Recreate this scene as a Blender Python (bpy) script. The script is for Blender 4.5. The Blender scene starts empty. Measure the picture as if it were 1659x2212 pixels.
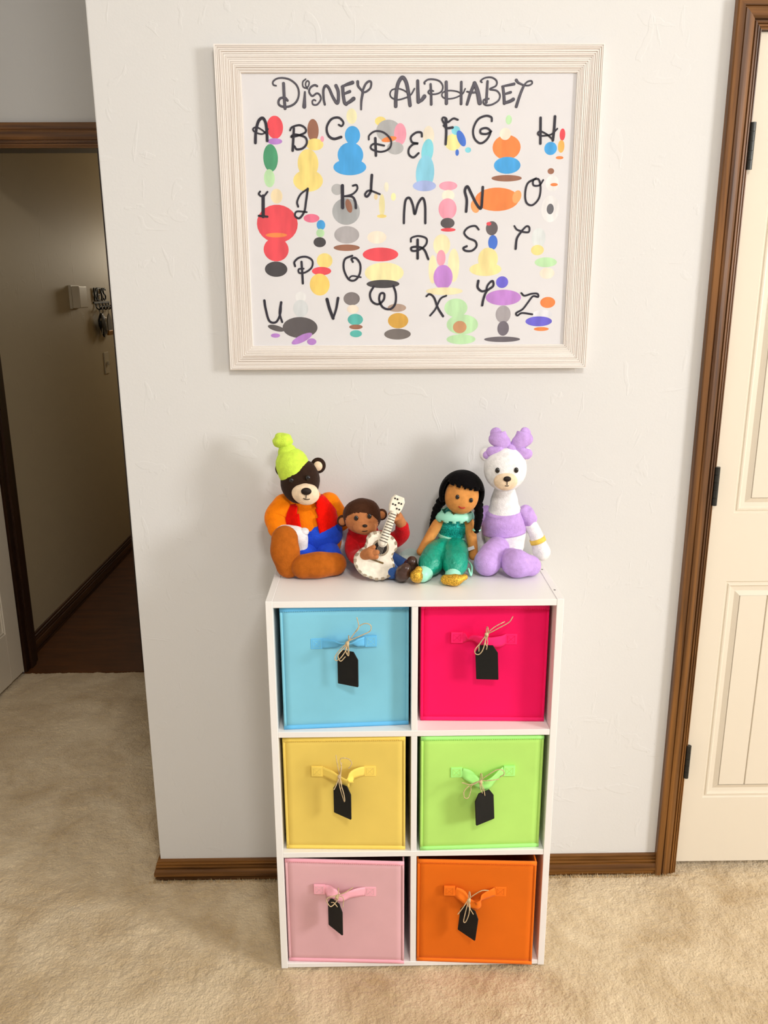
import bpy, bmesh, math, random
import numpy as np
from mathutils import Vector, Matrix, Euler, noise

random.seed(7)
SC = bpy.context.scene
COL = SC.collection

# ------------------------------------------------------------------ camera
cam_d = bpy.data.cameras.new('camera')
cam = bpy.data.objects.new('camera', cam_d)
COL.objects.link(cam)
CAM_POS = (-0.08295, -1.88605, 1.52128)
PITCH, YAW, ROLL, FOCAL = 0.262857, -0.012912, -0.004574, 1772.27
_cp, _sp = math.cos(PITCH), math.sin(PITCH)
_F = Vector((-math.sin(YAW) * _cp, math.cos(YAW) * _cp, -_sp))
_R0 = Vector((math.cos(YAW), math.sin(YAW), 0))
_U0 = _R0.cross(_F)
_R = math.cos(ROLL) * _R0 + math.sin(ROLL) * _U0
_U = -math.sin(ROLL) * _R0 + math.cos(ROLL) * _U0
M = Matrix((_R, _U, -_F)).transposed().to_4x4()
M.translation = Vector(CAM_POS)
cam.matrix_world = M
cam_d.sensor_fit = 'VERTICAL'
cam_d.sensor_height = 36.0
cam_d.lens = FOCAL / 2212 * 36.0
cam_d.clip_start = 0.05
SC.camera = cam

# ------------------------------------------------------------------ light
world = bpy.data.worlds.new('world')
SC.world = world
world.use_nodes = True
bg = world.node_tree.nodes['Background']
bg.inputs['Color'].default_value = (1.0, 0.985, 0.965, 1)
bg.inputs['Strength'].default_value = 0.50

def area(name, loc, target, size, power, color, size_y=None, shape=None):
    d = bpy.data.lights.new(name, 'AREA')
    d.energy = power
    d.color = color
    if size_y:
        d.shape = 'RECTANGLE'; d.size = size; d.size_y = size_y
    else:
        d.shape = 'DISK'; d.size = size
    o = bpy.data.objects.new(name, d)
    COL.objects.link(o)
    o.location = loc
    o.rotation_euler = (Vector(target) - Vector(loc)).to_track_quat('-Z', 'Y').to_euler()
    return o

# daylight from the window in the right-hand wall, a ceiling lamp behind the camera, daylight at the hall's far end
area('window_daylight', (4.75, -2.8, 2.15), (0.0, 0.0, 1.2), 0.85, 190, (1.0, 0.99, 0.98), 1.2)
area('ceiling_lamp', (0.4, -2.6, 2.95), (0.0, -0.7, 0.3), 0.5, 52, (1.0, 0.965, 0.92))
area('hall_daylight', (-1.15, 4.1, 1.75), (-1.575, 2.5, 1.2), 0.35, 6.0, (1.0, 0.88, 0.68))

SC.view_settings.view_transform = 'Standard'
SC.view_settings.look = 'None'
SC.view_settings.exposure = -0.20
SC.view_settings.gamma = 1.0
SC.view_settings.use_curve_mapping = False

# ------------------------------------------------------------------ helpers: materials
def lin(h):
    h = h.lstrip('#')
    c = [int(h[i:i + 2], 16) / 255 for i in (0, 2, 4)]
    return tuple(v / 12.92 if v <= 0.04045 else ((v + 0.055) / 1.055) ** 2.4 for v in c) + (1,)

MATS = {}
def mat(name, color, rough=0.6, var=0.0, vscale=8.0, bump=0.0, bscale=60.0, sheen=0.0, metal=0.0,
        spec=0.3, stretch=(1, 1, 1), bdist=0.002, detail=4.0, color2=None):
    if name in MATS:
        return MATS[name]
    m = bpy.data.materials.new(name)
    m.use_nodes = True
    nt = m.node_tree
    b = nt.nodes['Principled BSDF']
    c = lin(color) if isinstance(color, str) else tuple(color) + (1,)
    b.inputs['Base Color'].default_value = c
    b.inputs['Roughness'].default_value = rough
    b.inputs['Metallic'].default_value = metal
    b.inputs['Specular IOR Level'].default_value = spec
    if sheen:
        b.inputs['Sheen Weight'].default_value = sheen
        b.inputs['Sheen Roughness'].default_value = 0.4
        b.inputs['Sheen Tint'].default_value = tuple(min(1, 0.4 + 0.6 * v) for v in c[:3]) + (1,)
    tc = nt.nodes.new('ShaderNodeTexCoord')
    mp = nt.nodes.new('ShaderNodeMapping')
    mp.inputs['Scale'].default_value = stretch
    nt.links.new(tc.outputs['Object'], mp.inputs['Vector'])
    if var or color2:
        n = nt.nodes.new('ShaderNodeTexNoise')
        n.inputs['Scale'].default_value = vscale
        n.inputs['Detail'].default_value = detail
        nt.links.new(mp.outputs['Vector'], n.inputs['Vector'])
        r = nt.nodes.new('ShaderNodeValToRGB')
        c2 = lin(color2) if color2 else c
        r.color_ramp.elements[0].position = 0.32
        r.color_ramp.elements[1].position = 0.68
        r.color_ramp.elements[0].color = tuple(max(0, v * (1 - var)) for v in c[:3]) + (1,)
        r.color_ramp.elements[1].color = tuple(min(1, v * (1 + var)) for v in c2[:3]) + (1,)
        nt.links.new(n.outputs['Fac'], r.inputs['Fac'])
        nt.links.new(r.outputs['Color'], b.inputs['Base Color'])
    if bump:
        n2 = nt.nodes.new('ShaderNodeTexNoise')
        n2.inputs['Scale'].default_value = bscale
        n2.inputs['Detail'].default_value = 5
        nt.links.new(mp.outputs['Vector'], n2.inputs['Vector'])
        bp = nt.nodes.new('ShaderNodeBump')
        bp.inputs['Strength'].default_value = bump
        bp.inputs['Distance'].default_value = bdist
        nt.links.new(n2.outputs['Fac'], bp.inputs['Height'])
        nt.links.new(bp.outputs['Normal'], b.inputs['Normal'])
    MATS[name] = m
    return m

def wall_material(name, color):
    """painted plaster with the shallow trowel marks of a hand-textured wall"""
    m = bpy.data.materials.new(name); m.use_nodes = True
    nt = m.node_tree; b = nt.nodes['Principled BSDF']
    b.inputs['Base Color'].default_value = lin(color)
    b.inputs['Roughness'].default_value = 0.55
    b.inputs['Specular IOR Level'].default_value = 0.3
    tc = nt.nodes.new('ShaderNodeTexCoord')
    def chain(scale, rot, nscale, lo, hi):
        mp = nt.nodes.new('ShaderNodeMapping')
        mp.inputs['Scale'].default_value = scale
        mp.inputs['Rotation'].default_value = rot
        nt.links.new(tc.outputs['Object'], mp.inputs['Vector'])
        n = nt.nodes.new('ShaderNodeTexNoise'); n.inputs['Scale'].default_value = nscale
        n.inputs['Detail'].default_value = 3; n.inputs['Distortion'].default_value = 0.8
        nt.links.new(mp.outputs['Vector'], n.inputs['Vector'])
        r = nt.nodes.new('ShaderNodeMapRange'); r.interpolation_type = 'SMOOTHSTEP'
        r.inputs['From Min'].default_value = lo; r.inputs['From Max'].default_value = hi
        nt.links.new(n.outputs['Fac'], r.inputs['Value'])
        return r.outputs['Result']
    a = chain((1, 1, 0.40), (0, 0.35, 0), 26, 0.63, 0.69)
    c = chain((0.5, 1, 1), (0, 0.9, 0), 17, 0.65, 0.68)
    f = chain((1, 1, 1), (0, 0, 0), 160, 0.2, 0.8)
    def add(x, y, k):
        s = nt.nodes.new('ShaderNodeMath'); s.operation = 'MULTIPLY_ADD'
        nt.links.new(y, s.inputs[0]); s.inputs[1].default_value = k
        nt.links.new(x, s.inputs[2]); return s.outputs[0]
    h = add(add(a, c, 0.8), f, 0.22)
    bp = nt.nodes.new('ShaderNodeBump'); bp.inputs['Strength'].default_value = 0.27
    bp.inputs['Distance'].default_value = 0.0014
    nt.links.new(h, bp.inputs['Height']); nt.links.new(bp.outputs['Normal'], b.inputs['Normal'])
    return m

def wood(name, dark, light, axis):
    """stained wood; the grain runs along the given axis"""
    m = bpy.data.materials.new(name); m.use_nodes = True
    nt = m.node_tree; b = nt.nodes['Principled BSDF']
    b.inputs['Roughness'].default_value = 0.38
    b.inputs['Specular IOR Level'].default_value = 0.45
    tc = nt.nodes.new('ShaderNodeTexCoord'); mp = nt.nodes.new('ShaderNodeMapping')
    s = [60, 60, 60]; s[axis] = 2.2
    mp.inputs['Scale'].default_value = s
    nt.links.new(tc.outputs['Object'], mp.inputs['Vector'])
    n = nt.nodes.new('ShaderNodeTexNoise'); n.inputs['Scale'].default_value = 1.0
    n.inputs['Detail'].default_value = 5; n.inputs['Distortion'].default_value = 0.6
    nt.links.new(mp.outputs['Vector'], n.inputs['Vector'])
    r = nt.nodes.new('ShaderNodeValToRGB')
    r.color_ramp.elements[0].position = 0.34; r.color_ramp.elements[0].color = lin(dark)
    r.color_ramp.elements[1].position = 0.66; r.color_ramp.elements[1].color = lin(light)
    nt.links.new(n.outputs['Fac'], r.inputs['Fac']); nt.links.new(r.outputs['Color'], b.inputs['Base Color'])
    bp = nt.nodes.new('ShaderNodeBump'); bp.inputs['Strength'].default_value = 0.12; bp.inputs['Distance'].default_value = 0.001
    nt.links.new(n.outputs['Fac'], bp.inputs['Height']); nt.links.new(bp.outputs['Normal'], b.inputs['Normal'])
    return m

# ------------------------------------------------------------------ helpers: objects
def tag(o, label=None, cat=None, group=None, kind=None):
    if label: o['label'] = label
    if cat: o['category'] = cat
    if group: o['group'] = group
    if kind: o['kind'] = kind
    return o

def thing(name, loc, label, cat, group=None, kind=None):
    o = bpy.data.objects.new(name, None)
    o.empty_display_size = 0.05
    COL.objects.link(o)
    o.location = loc
    return tag(o, label, cat, group, kind)

def base_of(o):
    v = Vector((0, 0, 0))
    while o is not None:
        v = v + Vector(o.location); o = o.parent
    return v

def mesh(name, vf, material, parent=None, smooth=False, label=None, origin=None):
    """one mesh object from world-space vertices; a child's vertices are stored relative to its thing"""
    verts, faces = vf
    off = base_of(parent) if parent is not None else Vector(origin or (0, 0, 0))
    me = bpy.data.meshes.new(name)
    V = np.asarray([tuple(v) for v in verts], dtype=float) - np.array(off)
    me.from_pydata(V.tolist(), [], faces)
    me.update()
    if smooth:
        me.polygons.foreach_set('use_smooth', [True] * len(me.polygons))
    o = bpy.data.objects.new(name, me)
    COL.objects.link(o)
    if isinstance(material, (list, tuple)):
        for m in material: me.materials.append(m)
    else:
        me.materials.append(material)
    if parent is not None:
        o.parent = parent
    else:
        o.location = off
    if label: o['label'] = label
    return o

def join(*vfs):
    V, F = [], []
    for v, f in vfs:
        k = len(V); V += [tuple(a) for a in v]; F += [tuple(i + k for i in q) for q in f]
    return V, F

def box(x0, x1, y0, y1, z0, z1, bevel=0.0, seg=2):
    bm = bmesh.new()
    bmesh.ops.create_cube(bm, size=1)
    for v in bm.verts:
        v.co = Vector(((x0 + x1) / 2 + v.co.x * (x1 - x0), (y0 + y1) / 2 + v.co.y * (y1 - y0), (z0 + z1) / 2 + v.co.z * (z1 - z0)))
    if bevel:
        bmesh.ops.bevel(bm, geom=bm.edges[:], offset=bevel, segments=seg, affect='EDGES', profile=0.6)
    bm.verts.index_update()
    V = [v.co.copy() for v in bm.verts]; F = [tuple(v.index for v in f.verts) for f in bm.faces]
    bm.free()
    return V, F

def xform(vf, Mx):
    return [Mx @ Vector(v) for v in vf[0]], vf[1]

def frame(origin, u, n):
    """matrix with local x = u, local y = n (facing), local z = completes"""
    u = Vector(u).normalized(); n = Vector(n).normalized()
    w = n.cross(u).normalized() * -1
    n = u.cross(w) * -1
    Mx = Matrix((u, n, w)).transposed().to_4x4(); Mx.translation = Vector(origin)
    return Mx

def catmull(pts, n=8):
    P = [Vector(p) for p in pts]
    if len(P) == 2: return [P[0].lerp(P[1], i / n) for i in range(n + 1)]
    out = []
    Q = [P[0] * 2 - P[1]] + P + [P[-1] * 2 - P[-2]]
    for i in range(1, len(Q) - 2):
        a, b, c, d = Q[i - 1], Q[i], Q[i + 1], Q[i + 2]
        for k in range(n):
            t = k / n
            out.append(0.5 * ((2 * b) + (c - a) * t + (2 * a - 5 * b + 4 * c - d) * t * t + (3 * b - a - 3 * c + d) * t ** 3))
    out.append(P[-1].copy())
    return out

def interp(vals, m):
    k = len(vals) - 1
    r = []
    for i in range(m):
        t = i / (m - 1) * k; a = min(int(t), k - 1); f = t - a
        f = f * f * (3 - 2 * f) if k > 1 else f
        r.append(vals[a] * (1 - f) + vals[a + 1] * f)
    return r

def loft(pts, radii, n=16, per=8, squash=(1.0, 1.0), caps=True, up=(0, -1, 0.001)):
    """a rounded tube through pts with radii; ends close in domes"""
    C = catmull(pts, per); Rr = interp(radii, len(C))
    if caps:
        d0 = (C[0] - C[1]).normalized(); d1 = (C[-1] - C[-2]).normalized()
        pre, pr, post, po = [], [], [], []
        for k in range(5):
            a = (k + 0.35) / 5 * math.pi / 2
            pre.append(C[0] + d0 * Rr[0] * math.cos(a)); pr.append(Rr[0] * math.sin(a))
            post.insert(0, C[-1] + d1 * Rr[-1] * math.cos(a)); po.insert(0, Rr[-1] * math.sin(a))
        C = pre + C + post; Rr = pr + Rr + po
    V, F = [], []
    ref = Vector(up)
    for i, c in enumerate(C):
        t = (C[min(i + 1, len(C) - 1)] - C[max(i - 1, 0)]).normalized()
        a = ref - t * ref.dot(t)
        a = a.normalized() if a.length > 1e-6 else t.orthogonal().normalized()
        b = t.cross(a); ref = a
        for k in range(n):
            th = 2 * math.pi * k / n
            V.append(c + (a * math.cos(th) * squash[0] + b * math.sin(th) * squash[1]) * Rr[i])
    m = len(C)
    for i in range(m - 1):
        for k in range(n):
            k2 = (k + 1) % n
            F.append((i * n + k, i * n + k2, (i + 1) * n + k2, (i + 1) * n + k))
    F.append(tuple(range(n - 1, -1, -1))); F.append(tuple((m - 1) * n + k for k in range(n)))
    return V, F

def tube(pts, r, n=8, per=6):
    return loft(pts, [r, r], n=n, per=per)

def ellipsoid(c, r, rot=(0, 0, 0), nu=28, nv=18, lump=0.0, seed=0, power=1.0):
    E = Euler([math.radians(a) for a in rot]).to_matrix()
    V, F = [], []
    c = Vector(c)
    def sg(x): return math.copysign(abs(x) ** power, x)
    def pt(th, ph):
        d = Vector((sg(math.cos(ph)) * sg(math.cos(th)), sg(math.cos(ph)) * sg(math.sin(th)), sg(math.sin(ph))))
        k = 1 + lump * noise.noise(d * 1.7 + Vector((seed, 0, 0)))
        return c + E @ Vector((d.x * r[0] * k, d.y * r[1] * k, d.z * r[2] * k))
    for j in range(1, nv):
        ph = -math.pi / 2 + math.pi * j / nv
        for i in range(nu):
            V.append(pt(2 * math.pi * i / nu, ph))
    for j in range(nv - 2):
        for i in range(nu):
            i2 = (i + 1) % nu
            F.append((j * nu + i, j * nu + i2, (j + 1) * nu + i2, (j + 1) * nu + i))
    s = len(V); V.append(pt(0, -math.pi / 2)); V.append(pt(0, math.pi / 2))
    for i in range(nu):
        i2 = (i + 1) % nu
        F.append((s, i2, i)); F.append((s + 1, (nv - 2) * nu + i, (nv - 2) * nu + i2))
    return V, F

def shell(c, r, test, rot=(0, 0, 0), thick=0.003, nu=64, nv=40):
    """the part of an ellipsoid's skin where test(direction) holds, with thickness"""
    E = Euler([math.radians(a) for a in rot]).to_matrix(); c = Vector(c)
    V, F, idx = [], [], {}
    def vid(i, j, k):
        key = (i % nu, j, k)
        if key not in idx:
            th = 2 * math.pi * (i % nu) / nu; ph = -math.pi / 2 + math.pi * j / nv
            d = Vector((math.cos(ph) * math.cos(th), math.cos(ph) * math.sin(th), math.sin(ph)))
            q = Vector((d.x * (r[0] + k * thick), d.y * (r[1] + k * thick), d.z * (r[2] + k * thick)))
            idx[key] = len(V); V.append(c + E @ q)
        return idx[key]
    on = set()
    for j in range(nv):
        for i in range(nu):
            th = 2 * math.pi * (i + 0.5) / nu; ph = -math.pi / 2 + math.pi * (j + 0.5) / nv
            d = Vector((math.cos(ph) * math.cos(th), math.cos(ph) * math.sin(th), math.sin(ph)))
            if test(d): on.add((i, j))
    for (i, j) in on:
        F.append((vid(i, j, 1), vid(i + 1, j, 1), vid(i + 1, j + 1, 1), vid(i, j + 1, 1)))
        F.append((vid(i, j + 1, 0), vid(i + 1, j + 1, 0), vid(i + 1, j, 0), vid(i, j, 0)))
        for (di, dj, a, b) in ((1, 0, (1, 0), (1, 1)), (-1, 0, (0, 1), (0, 0)), (0, 1, (1, 1), (0, 1)), (0, -1, (0, 0), (1, 0))):
            if ((i + di) % nu, j + dj) not in on:
                F.append((vid(i + a[0], j + a[1], 1), vid(i + a[0], j + a[1], 0), vid(i + b[0], j + b[1], 0), vid(i + b[0], j + b[1], 1)))
    return V, F

def prism(outline, Mx, y0, y1, bevel=0.0):
    """outline (x, z) in a local frame, from local y0 (back) to y1 (front), optional small chamfer on the front"""
    n = len(outline)
    cx = sum(p[0] for p in outline) / n; cz = sum(p[1] for p in outline) / n
    V, F = [], []
    rings = [(y0, 0.0), (y1, 0.0)] if not bevel else [(y0, 0.0), (y1 - math.copysign(bevel, y1 - y0), 0.0), (y1, bevel)]
    for y, ins in rings:
        for x, z in outline:
            d = math.hypot(x - cx, z - cz) or 1
            k = 1 - ins / d
            V.append(Mx @ Vector((cx + (x - cx) * k, y, cz + (z - cz) * k)))
    m = len(rings)
    for j in range(m - 1):
        for i in range(n):
            i2 = (i + 1) % n
            F.append((j * n + i, j * n + i2, (j + 1) * n + i2, (j + 1) * n + i))
    F.append(tuple(range(n - 1, -1, -1))); F.append(tuple((m - 1) * n + i for i in range(n)))
    return V, F

def sweep(profile, ends):
    """profile points placed at each station by the functions in ends; closed loop of the profile, capped"""
    V, F = [], []; n = len(profile)
    for f in ends:
        V += [Vector(f(*q)) for q in profile]
    for j in range(len(ends) - 1):
        for i in range(n):
            i2 = (i + 1) % n
            F.append((j * n + i, j * n + i2, (j + 1) * n + i2, (j + 1) * n + i))
    F.append(tuple(range(n - 1, -1, -1))); F.append(tuple((len(ends) - 1) * n + i for i in range(n)))
    return V, F

def fix_normals(o):
    bm = bmesh.new(); bm.from_mesh(o.data)
    bmesh.ops.recalc_face_normals(bm, faces=bm.faces); bm.to_mesh(o.data); bm.free()
    return o

# ------------------------------------------------------------------ traced lettering (millimetres on the sheet: x, z), bins
TITLE=[('D',[([(-262.6,1937.4),(-262.1,1913.8),(-261.1,1890.0)],5.27,5.27),([(-278.0,1933.2),(-283.5,1934.9),(-284.2,1940.8),(-275.7,1946.6),(-262.7,1947.8),(-248.1,1944.1),(-235.5,1934.0),(-231.3,1920.5),(-234.5,1907.0),(-242.2,1898.5),(-253.5,1893.8),(-264.7,1893.5),(-272.9,1896.9),(-274.2,1903.7),(-269.7,1909.6),(-260.4,1910.1),(-255.4,1905.3)],2.26,4.14)]),('I',[([(-218.9,1921.3),(-220.0,1907.0),(-221.0,1893.7)],3.01,7.54),([(-216.7,1945.4),(-222.4,1940.7),(-222.6,1932.3),(-217.2,1928.6),(-211.5,1932.3),(-209.5,1939.0),(-212.2,1942.4),(-215.9,1939.9),(-217.0,1934.0),(-213.5,1927.2)],2.07,2.07)]),('S',[([(-193.0,1932.3),(-198.5,1934.3),(-207.0,1929.8),(-210.0,1921.3),(-203.7,1913.7),(-194.3,1918.8),(-187.9,1915.4),(-186.3,1906.9),(-193.9,1897.6),(-202.3,1897.6),(-204.0,1903.6),(-200.2,1906.6),(-197.1,1904.9)],3.39,2.26)]),('N',[([(-178.1,1897.6),(-180.3,1908.6),(-180.3,1925.5),(-175.4,1933.1),(-169.1,1928.9),(-162.0,1913.7),(-153.9,1900.9),(-150.1,1903.5),(-149.8,1922.1),(-154.2,1933.1)],3.77,6.03)]),('E',[([(-140.3,1931.4),(-139.6,1917.0),(-137.1,1901.8),(-133.5,1898.0)],6.03,6.03),([(-142.2,1931.0),(-131.9,1935.2),(-119.8,1938.9)],3.39,6.78),([(-136.8,1917.9),(-125.7,1922.1)],3.77,5.27),([(-133.4,1898.7),(-125.0,1903.4),(-117.9,1908.5)],4.9,7.16)]),('Y',[([(-109.1,1940.6),(-107.9,1932.1),(-99.7,1922.9)],5.27,3.39),([(-99.7,1922.0),(-93.1,1935.5),(-85.6,1941.4),(-81.0,1938.8),(-82.9,1928.7),(-91.3,1922.0),(-97.8,1920.3)],3.77,3.01),([(-98.4,1921.2),(-101.7,1905.1),(-102.5,1888.1)],4.9,3.01)]),('A',[([(-30.3,1894.0),(-29.9,1911.6),(-25.9,1935.6),(-16.7,1948.5),(-8.6,1939.3),(-3.5,1917.1),(-0.4,1895.8)],6.59,6.59),([(8.7,1927.3),(0.6,1915.3),(-13.6,1908.8),(-27.9,1906.4),(-39.1,1910.7),(-42.1,1918.1),(-37.0,1925.5),(-23.8,1927.3),(-10.6,1922.7),(-2.5,1915.3)],2.47,2.06)]),('L',[([(15.3,1942.0),(15.8,1922.7),(16.9,1902.3)],5.36,7.01),([(16.9,1901.9),(24.0,1906.0),(29.5,1912.5)],4.94,7.42)]),('P',[([(42.1,1935.5),(43.3,1917.1),(43.9,1897.6)],4.12,4.94),([(29.9,1936.5),(29.3,1939.2),(36.9,1944.4),(49.1,1944.7),(61.3,1941.0),(67.5,1931.8),(64.6,1921.7),(53.5,1917.1),(41.3,1917.1),(37.2,1920.8),(41.2,1924.8),(48.3,1922.6)],2.88,2.06)]),('H',[([(74.5,1939.5),(75.5,1899.4)],5.77,6.18),([(105.9,1939.5),(106.2,1898.4)],4.53,4.94),([(114.3,1927.1),(108.4,1917.0),(92.3,1909.6),(76.0,1908.1),(66.8,1912.4),(67.7,1919.8),(79.8,1923.5),(96.1,1922.2),(106.4,1917.9)],2.06,2.06)]),('A',[([(118.6,1897.5),(124.7,1917.0),(133.4,1937.3)],4.94,6.18),([(133.4,1937.3),(139.9,1922.5),(145.1,1900.2)],7.42,8.65),([(118.1,1921.6),(128.7,1919.7),(137.9,1920.6)],2.47,3.71)]),('B',[([(160.3,1940.9),(158.8,1901.1)],4.12,4.94),([(148.6,1939.1),(146.1,1941.8),(154.5,1947.3),(168.6,1948.2),(179.0,1941.8),(178.2,1932.6),(165.2,1926.1),(179.5,1923.4),(186.9,1915.0),(184.2,1904.8),(172.2,1897.4),(160.0,1895.5),(153.3,1899.3),(153.6,1905.8),(163.7,1908.0)],2.47,2.88)]),('E',[([(192.5,1930.7),(195.1,1915.0),(196.7,1899.2)],4.94,5.77),([(190.9,1931.3),(215.8,1935.9)],2.88,4.94),([(197.1,1916.8),(209.2,1920.2)],3.3,4.53),([(196.6,1899.6),(207.8,1902.9),(215.2,1906.8)],4.94,6.18)]),('T',[([(220.0,1943.0),(224.8,1938.1),(236.2,1933.4)],5.36,2.47),([(236.2,1933.4),(243.1,1939.9),(251.1,1941.7),(253.3,1937.1),(246.4,1933.1),(236.2,1933.4)],2.47,2.47),([(236.2,1933.1),(228.8,1914.9),(221.8,1893.0)],4.12,5.36)])]
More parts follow.
